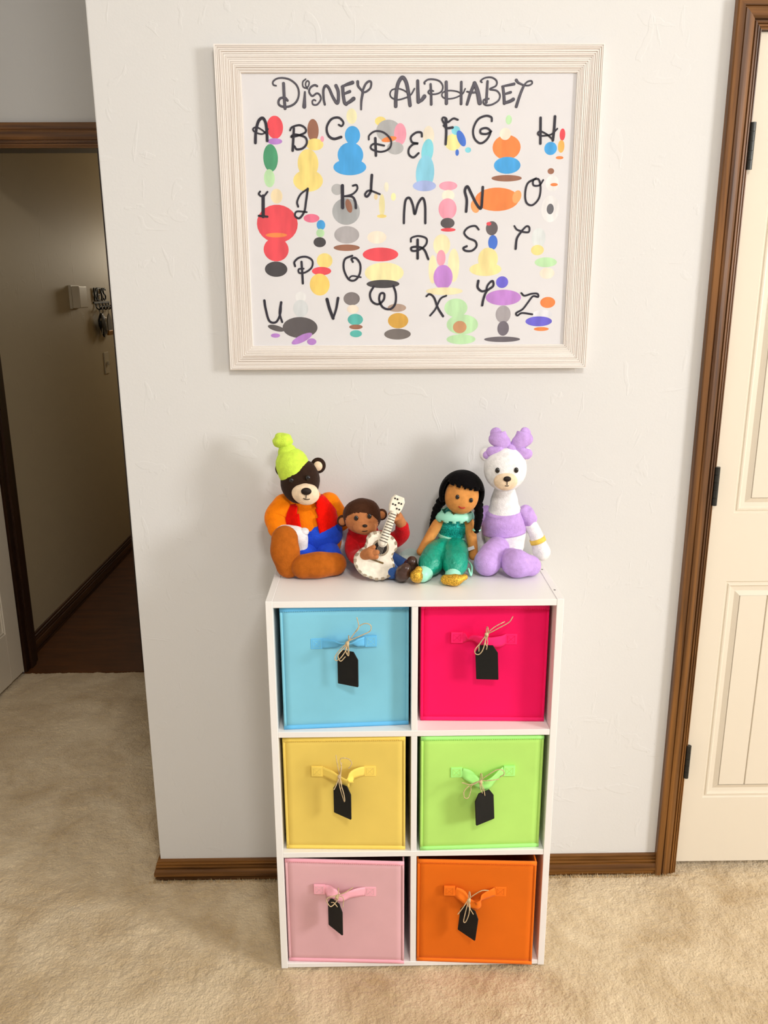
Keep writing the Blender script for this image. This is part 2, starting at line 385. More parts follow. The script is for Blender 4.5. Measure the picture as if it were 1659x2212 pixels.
LETTERS=[('A',[([(-325.8,1824.1),(-324.1,1843.6),(-318.0,1864.9),(-308.7,1871.9),(-302.7,1862.5),(-300.9,1843.6),(-300.8,1828.1)],5.18,5.18),([(-298.1,1850.7),(-310.0,1841.2),(-325.3,1844.8),(-329.7,1850.7),(-322.3,1854.3),(-309.7,1848.3),(-301.1,1840.0)],2.33,2.33)]),('B',[([(-244.0,1851.7),(-246.1,1829.2),(-248.0,1808.8)],4.14,4.66),([(-251.9,1848.2),(-247.8,1854.1),(-232.2,1858.1),(-220.8,1852.9),(-219.8,1844.6),(-232.9,1838.7),(-249.7,1835.1),(-244.4,1839.9),(-232.9,1838.7),(-220.1,1833.9),(-217.8,1823.1),(-225.9,1813.6),(-238.9,1811.2),(-243.9,1817.2)],3.11,3.63)]),('C',[([(-149.9,1858.7),(-143.5,1856.3),(-140.1,1863.4),(-149.7,1872.4),(-165.1,1869.3),(-175.0,1854.0),(-172.2,1838.5),(-160.8,1831.4),(-145.2,1834.9)],2.85,4.66)]),('D',[([(-73.4,1832.4),(-72.3,1798.8)],4.66,4.66),([(-87.1,1830.0),(-85.7,1838.4),(-72.8,1846.2),(-54.7,1843.1),(-40.5,1828.7),(-43.2,1813.2),(-60.1,1806.0),(-78.2,1809.6),(-83.3,1815.7),(-75.5,1821.6),(-54.8,1818.0)],2.85,3.11)]),('E',[([(24.7,1835.7),(23.2,1843.2),(12.4,1843.2),(1.7,1834.5),(4.4,1824.5),(16.6,1822.0),(7.1,1820.8),(-2.3,1812.0),(-2.3,1800.7),(7.3,1794.9),(18.1,1803.2)],3.52,3.52)]),('F',[([(74.2,1869.1),(76.0,1844.3),(75.0,1820.6)],4.87,4.33),([(74.4,1856.8),(67.5,1866.7),(68.8,1872.1),(75.6,1870.4),(78.4,1862.9),(90.4,1870.3),(99.9,1867.8)],2.98,3.25),([(70.4,1856.8),(77.2,1851.8),(89.3,1853.0)],3.25,4.33)]),('G',[([(171.4,1865.2),(169.9,1872.7),(157.7,1875.2),(141.7,1867.8),(132.7,1849.2),(135.8,1831.7),(148.3,1822.2),(161.6,1829.2),(169.3,1844.2),(161.0,1851.6),(148.9,1849.2),(149.1,1841.7),(161.3,1840.4),(170.7,1845.4)],3.52,3.52)]),('H',[([(273.8,1871.2),(275.6,1821.4)],4.6,4.6),([(304.0,1873.7),(303.3,1848.9),(301.7,1827.7)],4.87,4.87),([(310.0,1850.1),(297.0,1838.9),(275.4,1836.5),(269.2,1841.5),(275.0,1845.2),(288.9,1838.9),(301.6,1828.9)],2.71,2.71)]),('I',[([(-314.0,1718.8),(-315.7,1677.8)],6.22,6.22),([(-320.1,1727.9),(-323.0,1722.5),(-314.0,1718.0),(-304.4,1727.3)],3.11,3.11),([(-324.9,1679.1),(-306.5,1677.3)],3.63,3.63)]),('J',[([(-218.3,1733.2),(-222.4,1709.8),(-227.0,1687.5),(-238.0,1673.9),(-247.1,1678.9),(-242.8,1687.6),(-221.8,1686.3)],4.14,2.85),([(-218.3,1733.2),(-233.9,1722.2),(-241.7,1707.4),(-239.9,1697.5)],2.85,3.63)]),('K',[([(-144.3,1739.2),(-144.5,1695.2)],6.22,6.22),([(-122.0,1739.1),(-114.1,1740.3),(-112.9,1731.7),(-123.6,1721.9),(-142.1,1717.5)],3.37,2.85),([(-139.4,1718.2),(-123.7,1717.0),(-117.2,1707.1),(-116.1,1694.6)],3.37,4.66)]),('L',[([(-81.2,1760.0),(-82.7,1741.7),(-84.1,1727.0),(-92.1,1717.1),(-96.0,1722.1),(-86.7,1729.4),(-64.4,1722.0)],5.18,2.85)]),('M',[([(-12.9,1663.2),(-12.1,1689.3),(-8.9,1710.1),(-0.6,1714.0),(6.4,1699.7),(10.6,1681.4),(17.4,1702.2),(27.0,1713.9),(32.6,1699.6),(33.5,1663.0)],4.06,4.33)]),('N',[([(121.3,1686.3),(122.2,1709.7),(117.7,1727.8),(123.0,1736.8),(131.6,1722.6),(143.1,1701.9),(153.0,1692.7),(155.2,1714.8),(156.0,1735.4)],4.87,4.87)]),('O',[([(269.6,1752.6),(252.1,1742.9),(247.4,1722.3),(250.9,1704.1),(263.6,1698.9),(276.9,1711.8),(280.1,1732.5),(275.2,1750.5),(264.2,1749.2),(264.7,1739.0),(277.1,1738.9),(284.9,1749.2)],3.52,2.98)]),('P',[([(-236.2,1584.0),(-235.3,1562.1),(-234.6,1538.8)],4.14,4.14),([(-250.4,1575.0),(-251.5,1584.0),(-240.5,1592.9),(-224.4,1594.2),(-212.6,1586.4),(-214.3,1572.3),(-228.0,1562.1),(-241.5,1560.8),(-242.6,1568.6),(-231.8,1569.8)],3.63,2.85)]),('Q',[([(-125.4,1596.3),(-141.6,1588.7),(-144.1,1568.2),(-134.2,1547.4),(-120.8,1544.8),(-109.8,1557.7),(-108.2,1578.3),(-117.4,1591.2),(-126.8,1589.9),(-124.2,1583.5)],3.63,3.63),([(-134.2,1547.4),(-126.0,1553.9),(-107.2,1551.2)],2.59,2.59)]),('R',[([(17.0,1628.8),(17.3,1590.2)],4.87,4.87),([(2.5,1624.9),(3.9,1632.8),(19.2,1636.7),(36.0,1631.4),(34.7,1618.1),(19.4,1607.5),(5.4,1606.2),(4.0,1612.9),(19.3,1614.2),(32.0,1607.5),(40.6,1588.7)],2.98,4.06)]),('S',[([(149.4,1649.5),(141.4,1656.9),(126.2,1653.5),(118.1,1643.0),(126.7,1632.4),(142.2,1625.7),(145.3,1615.1),(135.7,1605.8),(121.7,1605.8),(116.8,1611.2),(124.3,1615.1)],3.25,3.79)]),('T',[([(226.4,1656.6),(232.3,1649.2),(242.2,1645.7)],2.71,3.25),([(242.2,1645.7),(252.9,1655.7),(259.2,1653.1),(257.6,1643.8),(242.2,1644.7)],3.25,3.25),([(242.2,1645.2),(233.0,1630.7),(231.0,1609.4)],3.79,4.33)]),('U',[([(-320.5,1502.6),(-318.5,1485.5),(-311.4,1459.0),(-296.6,1456.2),(-286.3,1474.8),(-284.1,1498.5)],4.66,3.37),([(-283.6,1498.5),(-287.7,1474.8),(-282.9,1456.2)],4.66,3.63)]),('V',[([(-182.3,1504.6),(-177.3,1484.8),(-169.6,1463.6)],6.22,5.7),([(-169.6,1463.6),(-162.4,1484.7),(-157.9,1507.1)],3.63,5.18)]),('W',[([(-79.0,1531.6),(-87.3,1516.0),(-83.4,1500.2),(-69.8,1493.5),(-57.5,1502.7),(-56.1,1515.8),(-64.3,1515.9),(-67.0,1502.7),(-59.0,1486.9),(-42.7,1482.9),(-31.7,1494.7),(-30.4,1515.7),(-35.8,1532.7)],3.89,3.89)]),('X',[([(37.1,1510.1),(44.1,1514.7),(54.1,1507.2),(62.9,1485.1),(74.6,1467.1)],3.25,4.33),([(81.1,1511.2),(68.4,1504.4),(57.3,1482.4),(46.0,1468.6)],3.25,3.25)]),('Y',[([(151.3,1542.3),(150.2,1528.7),(159.0,1520.5),(168.9,1521.8)],4.87,3.52),([(168.9,1521.8),(172.8,1534.1),(182.5,1542.2),(184.2,1531.3),(170.3,1520.4),(163.7,1504.0),(161.2,1490.2)],3.52,4.6)]),('Z',[([(247.2,1516.0),(254.6,1510.4),(270.1,1514.5),(282.9,1514.4),(284.6,1507.6),(273.2,1509.0),(262.3,1495.3),(251.5,1481.5),(237.5,1473.2),(240.5,1467.7),(250.3,1473.2),(273.4,1470.3)],3.25,3.25)])]
DRAWINGS=[[(-283.8,1854.2,17.1,22.3,0,'#e8505a'),(-284.9,1826.9,15.5,6.2,0,'#b884d0'),(-295.2,1794.5,15.5,27.2,0,'#4f9e74'),(-299.4,1754.5,11.4,18.1,0,'#bfe6b4')],[(-204.2,1848.1,11.9,22.0,0,'#9a6a54'),(-201.1,1820.7,18.1,11.7,0,'#f3dc86'),(-216.4,1783.4,22.0,28.5,0,'#f3dc86'),(-217.3,1749.4,31.6,22.0,0,'#f3dc86'),(-185.1,1831.4,3.9,5.7,0,'#f0a0b4')],[(-122.7,1875.1,10.9,15.0,0,'#f2ecc0'),(-121.4,1838.4,16.1,18.1,0,'#4aa6e6'),(-126.3,1800.1,27.2,24.6,0,'#4aa6e6'),(-128.0,1776.0,35.0,16.1,0,'#4aa6e6')],[(-62.3,1865.6,11.7,8.8,0,'#f3dc86'),(-45.6,1846.6,25.9,22.0,0,'#b5b5b6'),(-21.1,1840.6,13.0,21.2,0,'#f0a0b4'),(-31.5,1813.1,17.6,12.4,0,'#b5b5b6'),(-44.4,1830.6,16.1,5.2,-10,'#f08a4a')],[(38.7,1836.9,11.9,19.5,0,'#eee4d0'),(36.6,1806.9,12.5,24.4,8,'#84d4e4'),(32.0,1763.9,19.5,35.2,4,'#8cd0e8'),(30.9,1738.3,24.9,10.8,0,'#a8b8e8')],[(90.6,1824.3,17.3,16.2,0,'#f2e8a0'),(96.2,1847.3,9.2,8.7,0,'#84d4e4'),(107.9,1831.8,8.1,16.8,-25,'#4a78d8'),(122.7,1809.2,6.5,5.4,0,'#84d4e4'),(99.7,1804.2,3.8,6.5,0,'#4a78d8')],[(207.0,1867.7,6.5,9.2,0,'#bfe6b4'),(204.3,1814.1,29.8,24.4,0,'#f08a4a'),(200.6,1840.4,11.9,11.9,0,'#f5e6d4'),(206.8,1778.7,28.4,16.8,0,'#4aa6e6'),(206.4,1753.2,32.5,6.5,0,'#9a6a54')],[(321.5,1838.9,6.0,11.9,0,'#e8505a'),(297.8,1811.8,13.5,13.0,0,'#4aa6e6'),(320.0,1815.8,7.0,12.5,0,'#f0b860'),(317.8,1793.6,8.1,3.2,0,'#f08a4a')],[(-285.4,1718.7,12.4,15.0,0,'#f4e0b8'),(-286.0,1662.7,44.0,38.9,0,'#e8505a'),(-290.6,1609.7,27.2,24.6,0,'#e8505a'),(-289.0,1639.6,23.3,4.7,0,'#f08a4a'),(-292.2,1568.8,24.6,16.1,0,'#4a4648')],[(-212.1,1673.8,17.1,8.8,0,'#f07a98'),(-192.1,1659.9,9.3,10.4,0,'#4aa6e6'),(-193.8,1643.6,8.8,8.8,0,'#bfe6b4'),(-195.6,1624.6,13.5,10.4,0,'#4a4648')],[(-156.2,1731.8,11.9,11.4,0,'#b5b5b6'),(-137.3,1687.2,29.8,27.2,0,'#a8aaac'),(-131.3,1698.4,6.7,14.2,-15,'#9a6a54'),(-136.7,1639.6,27.2,18.1,0,'#b0acae'),(-137.2,1613.0,28.5,6.7,0,'#9a6a54')],[(-60.1,1699.4,6.2,22.8,0,'#f2e8b0'),(-60.7,1677.5,10.4,3.6,0,'#f3dc86'),(-73.1,1716.8,3.9,6.2,0,'#f2dcb0'),(-35.5,1716.7,5.2,7.8,0,'#f2e8b0'),(-50.4,1736.5,4.7,9.8,0,'#f5f0d8')],[(81.7,1738.2,19.5,9.2,0,'#f0a0b4'),(82.0,1718.9,13.5,11.4,0,'#f5e6d4'),(81.1,1691.7,19.5,21.7,0,'#f0a0b4'),(81.5,1662.9,15.2,10.8,0,'#5c5658'),(83.1,1649.2,16.2,3.8,0,'#e8505a')],[(187.1,1710.8,47.4,23.8,0,'#f08a4a'),(229.7,1715.9,9.2,13.5,20,'#f4a468'),(140.5,1696.7,9.2,13.5,-15,'#f4a468')],[(304.5,1742.7,14.1,16.2,0,'#ecebea'),(302.8,1691.0,19.5,27.1,0,'#eceaea'),(308.7,1740.1,8.1,3.2,0,'#f08a4a'),(302.8,1691.0,7.6,10.8,0,'#6a6a70'),(300.5,1767.0,7.0,6.0,0,'#9a6a54')],[(-185.8,1586.3,17.1,15.5,0,'#f3dc86'),(-193.1,1564.5,21.2,8.8,0,'#e8505a'),(-197.8,1536.0,21.8,23.3,0,'#f2d070')],[(-71.6,1634.3,20.7,13.0,0,'#f5e6d4'),(-63.8,1598.7,38.9,14.5,0,'#e8505a'),(-55.9,1560.1,42.7,22.0,0,'#f2e8b0'),(-58.7,1536.7,36.3,8.8,0,'#4a4648')],[(69.6,1618.0,18.4,22.2,0,'#f4e8bc'),(96.1,1575.1,12.5,35.2,0,'#f4e8bc'),(50.6,1567.1,9.2,29.8,0,'#f4e8bc'),(68.6,1590.8,9.7,16.8,0,'#f0a0b4'),(73.4,1550.8,21.1,25.7,0,'#c58ad8'),(76.7,1520.8,40.6,8.1,0,'#f4e8bc')],[(177.8,1652.0,13.0,14.6,0,'#6a6264'),(171.1,1661.3,5.4,3.8,0,'#e8505a'),(180.9,1622.9,10.3,15.2,0,'#4a78d8'),(171.2,1588.2,21.7,23.8,0,'#f4e2a0'),(166.2,1566.7,35.2,14.1,0,'#f4e2a0')],[(280.5,1631.8,15.2,20.6,0,'#dfe4e4'),(278.8,1606.5,14.1,10.8,0,'#f2dc90'),(298.3,1581.0,24.4,10.3,0,'#bfe6b4'),(302.2,1558.0,16.2,11.9,0,'#f5e6d4')],[(-240.4,1510.1,11.9,10.9,0,'#e2e2e2'),(-241.2,1485.1,16.6,18.7,0,'#d0d4d6'),(-243.8,1444.0,38.9,22.8,0,'#5e5859'),(-297.1,1442.9,18.7,6.2,15,'#5e5859'),(-299.1,1426.9,10.4,4.7,0,'#b884d0'),(-240.4,1419.8,25.4,7.8,-25,'#b884d0'),(-218.7,1413.0,10.4,7.3,0,'#b884d0')],[(-128.1,1505.6,18.1,14.2,0,'#847c7c'),(-125.7,1483.2,13.0,9.3,0,'#f5e6d4'),(-120.5,1460.7,17.1,12.4,0,'#5cb8b0'),(-119.4,1444.7,15.0,5.2,0,'#9a6a54'),(-119.6,1430.0,13.5,7.8,0,'#5cb8b0')],[(-28.2,1485.6,20.6,8.7,0,'#b09888'),(-25.4,1457.8,22.7,16.8,0,'#d6a648'),(-26.8,1428.5,29.8,11.9,0,'#78706c')],[(102.9,1485.0,25.7,20.0,0,'#bfe6b4'),(117.9,1448.8,35.2,21.7,0,'#bfe6b4'),(112.2,1443.2,15.2,13.5,0,'#cf9a70'),(115.6,1416.5,32.5,10.8,0,'#bfe6b4')],[(203.8,1539.4,13.5,12.5,0,'#7068d8'),(207.7,1506.5,39.3,16.8,0,'#c58ad8'),(208.4,1470.6,16.8,19.0,0,'#a8a2a6'),(209.4,1439.9,13.0,16.2,0,'#77707a'),(207.9,1416.0,40.6,6.0,0,'#6a646a')],[(306.6,1495.6,16.8,11.9,0,'#f08a4a'),(296.3,1470.2,21.7,9.7,0,'#e6e6ec'),(288.4,1454.9,29.8,10.8,0,'#7068d8'),(294.9,1438.1,16.8,4.3,0,'#f08a4a')]]
BINDATA={'blue':{'y':(-0.303,-0.287),'x':(-0.279,-0.011),'z':(0.6132,0.892,0.889),'tabs':[(-0.2047,-0.297,0.8098),(-0.0913,-0.297,0.8138)],'knot':(-0.139,-0.317,0.8222),'tag':(-0.1393,-0.319,0.8044),'a':24,'roll':0,'tw':[[(-0.119,-0.324,0.8803),(-0.1155,-0.324,0.8599),(-0.1252,-0.324,0.8467),(-0.1378,-0.324,0.8263)],[(-0.1378,-0.324,0.8284),(-0.111,-0.324,0.8415),(-0.0928,-0.324,0.8515),(-0.0908,-0.324,0.8637),(-0.1003,-0.324,0.8689),(-0.1126,-0.324,0.8639),(-0.1223,-0.324,0.8498),(-0.1388,-0.324,0.8253)],[(-0.1388,-0.324,0.8253),(-0.1543,-0.324,0.811),(-0.165,-0.324,0.7976),(-0.1623,-0.324,0.7903),(-0.1526,-0.324,0.7965),(-0.1419,-0.324,0.8109),(-0.1388,-0.324,0.8243)],[(-0.1388,-0.324,0.8253),(-0.1476,-0.324,0.813),(-0.1583,-0.324,0.8017),(-0.1537,-0.324,0.7882),(-0.144,-0.324,0.7964)],[(-0.1388,-0.324,0.8243),(-0.1362,-0.324,0.8108),(-0.1373,-0.324,0.8005),(-0.1429,-0.324,0.8078),(-0.1408,-0.324,0.8212)]]},'hot':{'y':(-0.27,-0.28),'x':(0.0155,0.2845),'z':(0.6132,0.884,0.883),'tabs':[(0.0913,-0.277,0.8114),(0.2066,-0.277,0.807)],'knot':(0.15,-0.297,0.8301),'tag':(0.1505,-0.299,0.8048),'a':11,'roll':-3,'tw':[[(0.2027,-0.304,0.8708),(0.1945,-0.304,0.8596),(0.1737,-0.304,0.8474),(0.1585,-0.304,0.8382),(0.149,-0.304,0.8321)],[(0.1858,-0.304,0.8597),(0.1678,-0.304,0.8516),(0.1565,-0.304,0.8424),(0.149,-0.304,0.8321)],[(0.149,-0.304,0.8321),(0.1379,-0.304,0.8155),(0.1256,-0.304,0.8031),(0.1258,-0.304,0.7936),(0.1336,-0.304,0.7914),(0.1421,-0.304,0.8029),(0.1491,-0.304,0.83)],[(0.1491,-0.304,0.83),(0.135,-0.304,0.8124),(0.1335,-0.304,0.7967)],[(0.1492,-0.304,0.8279),(0.1466,-0.304,0.8144),(0.1508,-0.304,0.8049)]]},'yellow':{'y':(-0.299,-0.308),'x':(-0.2845,-0.0185),'z':(0.3132,0.59,0.596),'tabs':[(-0.2108,-0.3055,0.5125),(-0.0959,-0.3055,0.5121)],'knot':(-0.1606,-0.3255,0.5179),'tag':(-0.1559,-0.3275,0.4965),'a':36,'roll':0,'tw':[[(-0.1672,-0.3325,0.5705),(-0.1646,-0.3325,0.5515),(-0.1611,-0.3325,0.5269)],[(-0.1612,-0.3325,0.5224),(-0.1559,-0.3325,0.5414),(-0.1586,-0.3325,0.5581),(-0.1555,-0.3325,0.5659),(-0.1417,-0.3325,0.5646),(-0.134,-0.3325,0.5545),(-0.1371,-0.3325,0.5445),(-0.1411,-0.3325,0.5389)],[(-0.1612,-0.3325,0.5224),(-0.1616,-0.3325,0.5021),(-0.1513,-0.3325,0.4656),(-0.151,-0.3325,0.4792),(-0.1576,-0.3325,0.502),(-0.1603,-0.3325,0.519)],[(-0.1613,-0.3325,0.519),(-0.1676,-0.3325,0.5022),(-0.1727,-0.3325,0.492)],[(-0.1592,-0.3325,0.5224),(-0.157,-0.3325,0.538),(-0.1557,-0.3325,0.5525)]]},'green':{'y':(-0.311,-0.304),'x':(0.0145,0.2815),'z':(0.3132,0.597,0.593),'tabs':[(0.0927,-0.3095,0.5087),(0.2078,-0.3095,0.5106)],'knot':(0.1418,-0.3295,0.5039),'tag':(0.1502,-0.3315,0.4778),'a':-26,'roll':-4,'tw':[[(0.1408,-0.3365,0.5085),(0.1534,-0.3365,0.5207),(0.1748,-0.3365,0.5361),(0.1877,-0.3365,0.5348),(0.191,-0.3365,0.5247),(0.1833,-0.3365,0.5169)],[(0.1408,-0.3365,0.5085),(0.1586,-0.3365,0.5105),(0.1805,-0.3365,0.5113)],[(0.1408,-0.3365,0.5085),(0.1191,-0.3365,0.4986),(0.1064,-0.3365,0.4852),(0.1066,-0.3365,0.4738),(0.1146,-0.3365,0.4737),(0.1204,-0.3365,0.4861),(0.1221,-0.3365,0.4974),(0.1408,-0.3365,0.5074)],[(0.1408,-0.3365,0.5085),(0.122,-0.3365,0.5008),(0.102,-0.3365,0.5034)],[(0.1408,-0.3365,0.5074),(0.1401,-0.3365,0.4949),(0.1456,-0.3365,0.4778)]]},'blush':{'y':(-0.306,-0.319),'x':(-0.289,-0.021),'z':(0.0132,0.292,0.289),'tabs':[(-0.2126,-0.3145,0.2162),(-0.0975,-0.3145,0.2094)],'knot':(-0.1709,-0.3345,0.2212),'tag':(-0.1762,-0.3365,0.207),'a':46,'roll':0,'tw':[[(-0.1705,-0.3415,0.227),(-0.1538,-0.3415,0.2365),(-0.1362,-0.3415,0.246)],[(-0.1705,-0.3415,0.227),(-0.1922,-0.3415,0.2213),(-0.1935,-0.3415,0.2127),(-0.1854,-0.3415,0.2053),(-0.175,-0.3415,0.2088),(-0.1707,-0.3415,0.2173)],[(-0.1843,-0.3415,0.2077),(-0.178,-0.3415,0.21),(-0.171,-0.3415,0.2013)],[(-0.1705,-0.3415,0.227),(-0.1582,-0.3415,0.2232),(-0.1574,-0.3415,0.2085),(-0.1586,-0.3415,0.1999)]]},'orange':{'y':(-0.311,-0.327),'x':(0.0085,0.2745),'z':(0.0132,0.289,0.291),'tabs':[(0.0813,-0.321,0.2132),(0.1966,-0.321,0.2101)],'knot':(0.122,-0.341,0.2121),'tag':(0.1254,-0.343,0.1891),'a':40,'roll':6,'tw':[[(0.1211,-0.348,0.218),(0.1341,-0.348,0.2324),(0.1493,-0.348,0.2419),(0.1638,-0.348,0.2392)],[(0.1211,-0.348,0.218),(0.1091,-0.348,0.1998),(0.097,-0.348,0.1828)],[(0.1211,-0.348,0.2156),(0.1125,-0.348,0.185),(0.1097,-0.348,0.1665),(0.1149,-0.348,0.1664),(0.1217,-0.348,0.1886),(0.1222,-0.348,0.2131)],[(0.1211,-0.348,0.2156),(0.1236,-0.348,0.1971),(0.1312,-0.348,0.1822)]]}}

# ------------------------------------------------------------------ materials of the room
M_WALL = wall_material('wall_paint', '#dad9d7')
M_HALL = wall_material('hall_paint', '#c8b898')
M_CEIL = mat('ceiling_paint', '#efece6', 0.8)
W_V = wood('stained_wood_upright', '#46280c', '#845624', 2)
W_H = wood('stained_wood_level', '#46280c', '#845624', 0)
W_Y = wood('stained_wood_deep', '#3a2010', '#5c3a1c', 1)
M_DOOR = mat('door_paint', '#e2d8c6', 0.42, bump=0.08, bscale=220, bdist=0.0006)
M_BRONZE = mat('dark_bronze', '#3a3a38', 0.38, metal=0.7)
M_DARKFLOOR = mat('hall_floor', '#5a3210', 0.55, var=0.25, vscale=6, stretch=(1, 4, 1))

# ------------------------------------------------------------------ floor: carpet with a real uneven pile surface
def build_floor():
    x0, x1, y0, y1, st = -1.66, 1.62, -1.0, 1.25, 0.0042
    nx, ny = int((x1 - x0) / st) + 1, int((y1 - y0) / st) + 1
    rng = np.random.default_rng(3)
    def fbm(cell, seed):
        g = np.random.default_rng(seed)
        gx, gy = int((x1 - x0) / cell) + 3, int((y1 - y0) / cell) + 3
        G = g.random((gy, gx))
        X = np.linspace(0, (x1 - x0) / cell, nx); Y = np.linspace(0, (y1 - y0) / cell, ny)
        ix, iy = X.astype(int), Y.astype(int); fx, fy = X - ix, Y - iy
        fx = fx * fx * (3 - 2 * fx); fy = fy * fy * (3 - 2 * fy)
        A = G[np.ix_(iy, ix)] * (1 - fx) + G[np.ix_(iy, ix + 1)] * fx
        B = G[np.ix_(iy + 1, ix)] * (1 - fx) + G[np.ix_(iy + 1, ix + 1)] * fx
        return A * (1 - fy)[:, None] + B * fy[:, None]
    warp = fbm(0.05, 5)
    h = 0.0022 * fbm(0.16, 1) + 0.0030 * fbm(0.035, 2) + 0.0020 * np.abs(fbm(0.022, 4) - 0.5) * 2 + 0.0026 * fbm(0.0090, 8) + 0.0016 * rng.random((ny, nx))
    h = h - h.max()
    X, Y = np.meshgrid(np.linspace(x0, x1, nx), np.linspace(y0, y1, ny))
    V = np.stack([X, Y, h + 0.0008], -1).reshape(-1, 3)
    i = (np.arange(ny - 1)[:, None] * nx + np.arange(nx - 1)).ravel()
    Fq = np.stack([i, i + 1, i + nx + 1, i + nx], -1)
    me = bpy.data.meshes.new('floor')
    k = len(V)
    extra = [(-1.95, -3.2, -.012), (5.0, -3.2, -.012), (5.0, 1.6, -.012), (-1.95, 1.6, -.012)]
    V = np.vstack([V, np.array(extra)])
    me.vertices.add(len(V)); me.vertices.foreach_set('co', V.ravel())
    loops = np.concatenate([Fq.ravel(), np.array([k, k + 1, k + 2, k + 3])])
    nf = len(Fq) + 1
    me.loops.add(len(loops)); me.loops.foreach_set('vertex_index', loops.astype(np.int32))
    me.polygons.add(nf); me.polygons.foreach_set('loop_start', (np.arange(nf) * 4).astype(np.int32))
    me.update(calc_edges=True)
    o = bpy.data.objects.new('floor', me); COL.objects.link(o)
    m = bpy.data.materials.new('carpet'); m.use_nodes = True
    nt = m.node_tree; b = nt.nodes['Principled BSDF']
    b.inputs['Roughness'].default_value = 0.95; b.inputs['Specular IOR Level'].default_value = 0.1
    b.inputs['Sheen Weight'].default_value = 0.25; b.inputs['Sheen Roughness'].default_value = 0.6
    tc = nt.nodes.new('ShaderNodeTexCoord')
    n = nt.nodes.new('ShaderNodeTexNoise'); n.inputs['Scale'].default_value = 5.5; n.inputs['Detail'].default_value = 7; n.inputs['Roughness'].default_value = 0.62
    n.inputs['Distortion'].default_value = 0.5
    nt.links.new(tc.outputs['Object'], n.inputs['Vector'])
    r = nt.nodes.new('ShaderNodeValToRGB')
    r.color_ramp.elements[0].position = 0.3; r.color_ramp.elements[0].color = lin('#b89c72')
    r.color_ramp.elements[1].position = 0.62; r.color_ramp.elements[1].color = lin('#dcc6a2')
    nt.links.new(n.outputs['Fac'], r.inputs['Fac']); nt.links.new(r.outputs['Color'], b.inputs['Base Color'])
    n2 = nt.nodes.new('ShaderNodeTexNoise'); n2.inputs['Scale'].default_value = 170; n2.inputs['Detail'].default_value = 4
    nt.links.new(tc.outputs['Object'], n2.inputs['Vector'])
    bp = nt.nodes.new('ShaderNodeBump'); bp.inputs['Strength'].default_value = 0.9; bp.inputs['Distance'].default_value = 0.006
    nt.links.new(n2.outputs['Fac'], bp.inputs['Height']); nt.links.new(bp.outputs['Normal'], b.inputs['Normal'])
    me.materials.append(m)
    me.polygons.foreach_set('use_smooth', [True] * nf)
    return tag(o, kind='structure')
build_floor()

def struct(name, vf, m, smooth=False):
    return tag(mesh(name, vf, m, smooth=smooth), kind='structure')

# walls (the picture wall is a solid block whose left end is the outside corner)
XL = -0.661                      # outside corner
struct('wall_back', join(box(XL, 0.700, 0, 0.13, -.02, 3.0, 0.003), box(0.700, 1.56, 0, 0.13, 2.07, 3.0), box(1.56, 5.0, 0, 0.13, -.02, 3.0)), M_WALL)
struct('wall_left', box(-1.95, -1.85, -3.2, 1.25, -.02, 3.0), M_WALL)
struct('wall_right', join(box(4.9, 5.0, -3.6, -3.4, -.02, 3.0), box(4.9, 5.0, -2.1, 0, -.02, 3.0), box(4.9, 5.0, -3.4, -2.1, -.02, 1.0), box(4.9, 5.0, -3.4, -2.1, 2.75, 3.0)), M_WALL)
struct('ceiling', box(-1.95, 5.0, -3.2, 1.37, 3.0, 3.06), M_CEIL)
struct('wall_recess_side', box(-0.661 + 0.003, -0.56, 0.13, 1.25, -.02, 3.0), M_WALL)
struct('wall_fill_blocker', box(-1.95, 5.0, -3.6, -3.5, -.02, 1.15), M_WALL)  # unseen low wall behind camera, added to cut fill on the lower wall
# doorway wall behind the recess: header, left stub, right stub
struct('wall_recess_end', join(box(-1.54, -1.036, 1.252, 1.37, 2.03, 3.0), box(-1.95, -1.54, 1.252, 1.37, -.02, 3.0), box(-1.036, -0.56, 1.252, 1.37, -.02, 3.0)), M_WALL)
# hall beyond the doorway
struct('wall_hall_left', box(-1.68, -1.575, 1.37, 4.6, -.02, 2.5), M_HALL)
struct('wall_hall_right', box(-0.62, -0.52, 1.37, 4.6, -.02, 2.5), M_HALL)
struct('wall_hall_end', box(-1.68, -0.52, 4.6, 4.7, -.02, 2.5), M_HALL)
struct('ceiling_hall', box(-1.68, -0.52, 1.37, 4.7, 2.5, 2.56), M_HALL)
struct('floor_hall', box(-1.68, -0.52, 1.252, 4.7, -.06, -0.001), M_DARKFLOOR)

# baseboards (profile: height, depth)
BASE = [(0, 0), (0, .0125), (.0085, .0125), (.0095, .0095), (.0112, .0095), (.0125, .0148), (.018, .0158), (.026, .0150), (.0335, .0125), (.0345, .0075), (.0368, .0075), (.0380, .0112), (.0425, .0108), (.0432, .0062), (.0455, .0062), (.0465, .0092), (.0502, .0088), (.0512, .0050), (.0530, .0050), (.0538, .0068), (.0578, .0058), (.0585, 0)]
bb = struct('baseboard_back', join(
    sweep(BASE, [lambda z, d: (XL - d, -d, z), lambda z, d: (0.667, -d, z)]),
    sweep(BASE, [lambda z, d: (XL - d, 1.25, z), lambda z, d: (XL - d, -d, z)])), W_H)
fix_normals(bb)
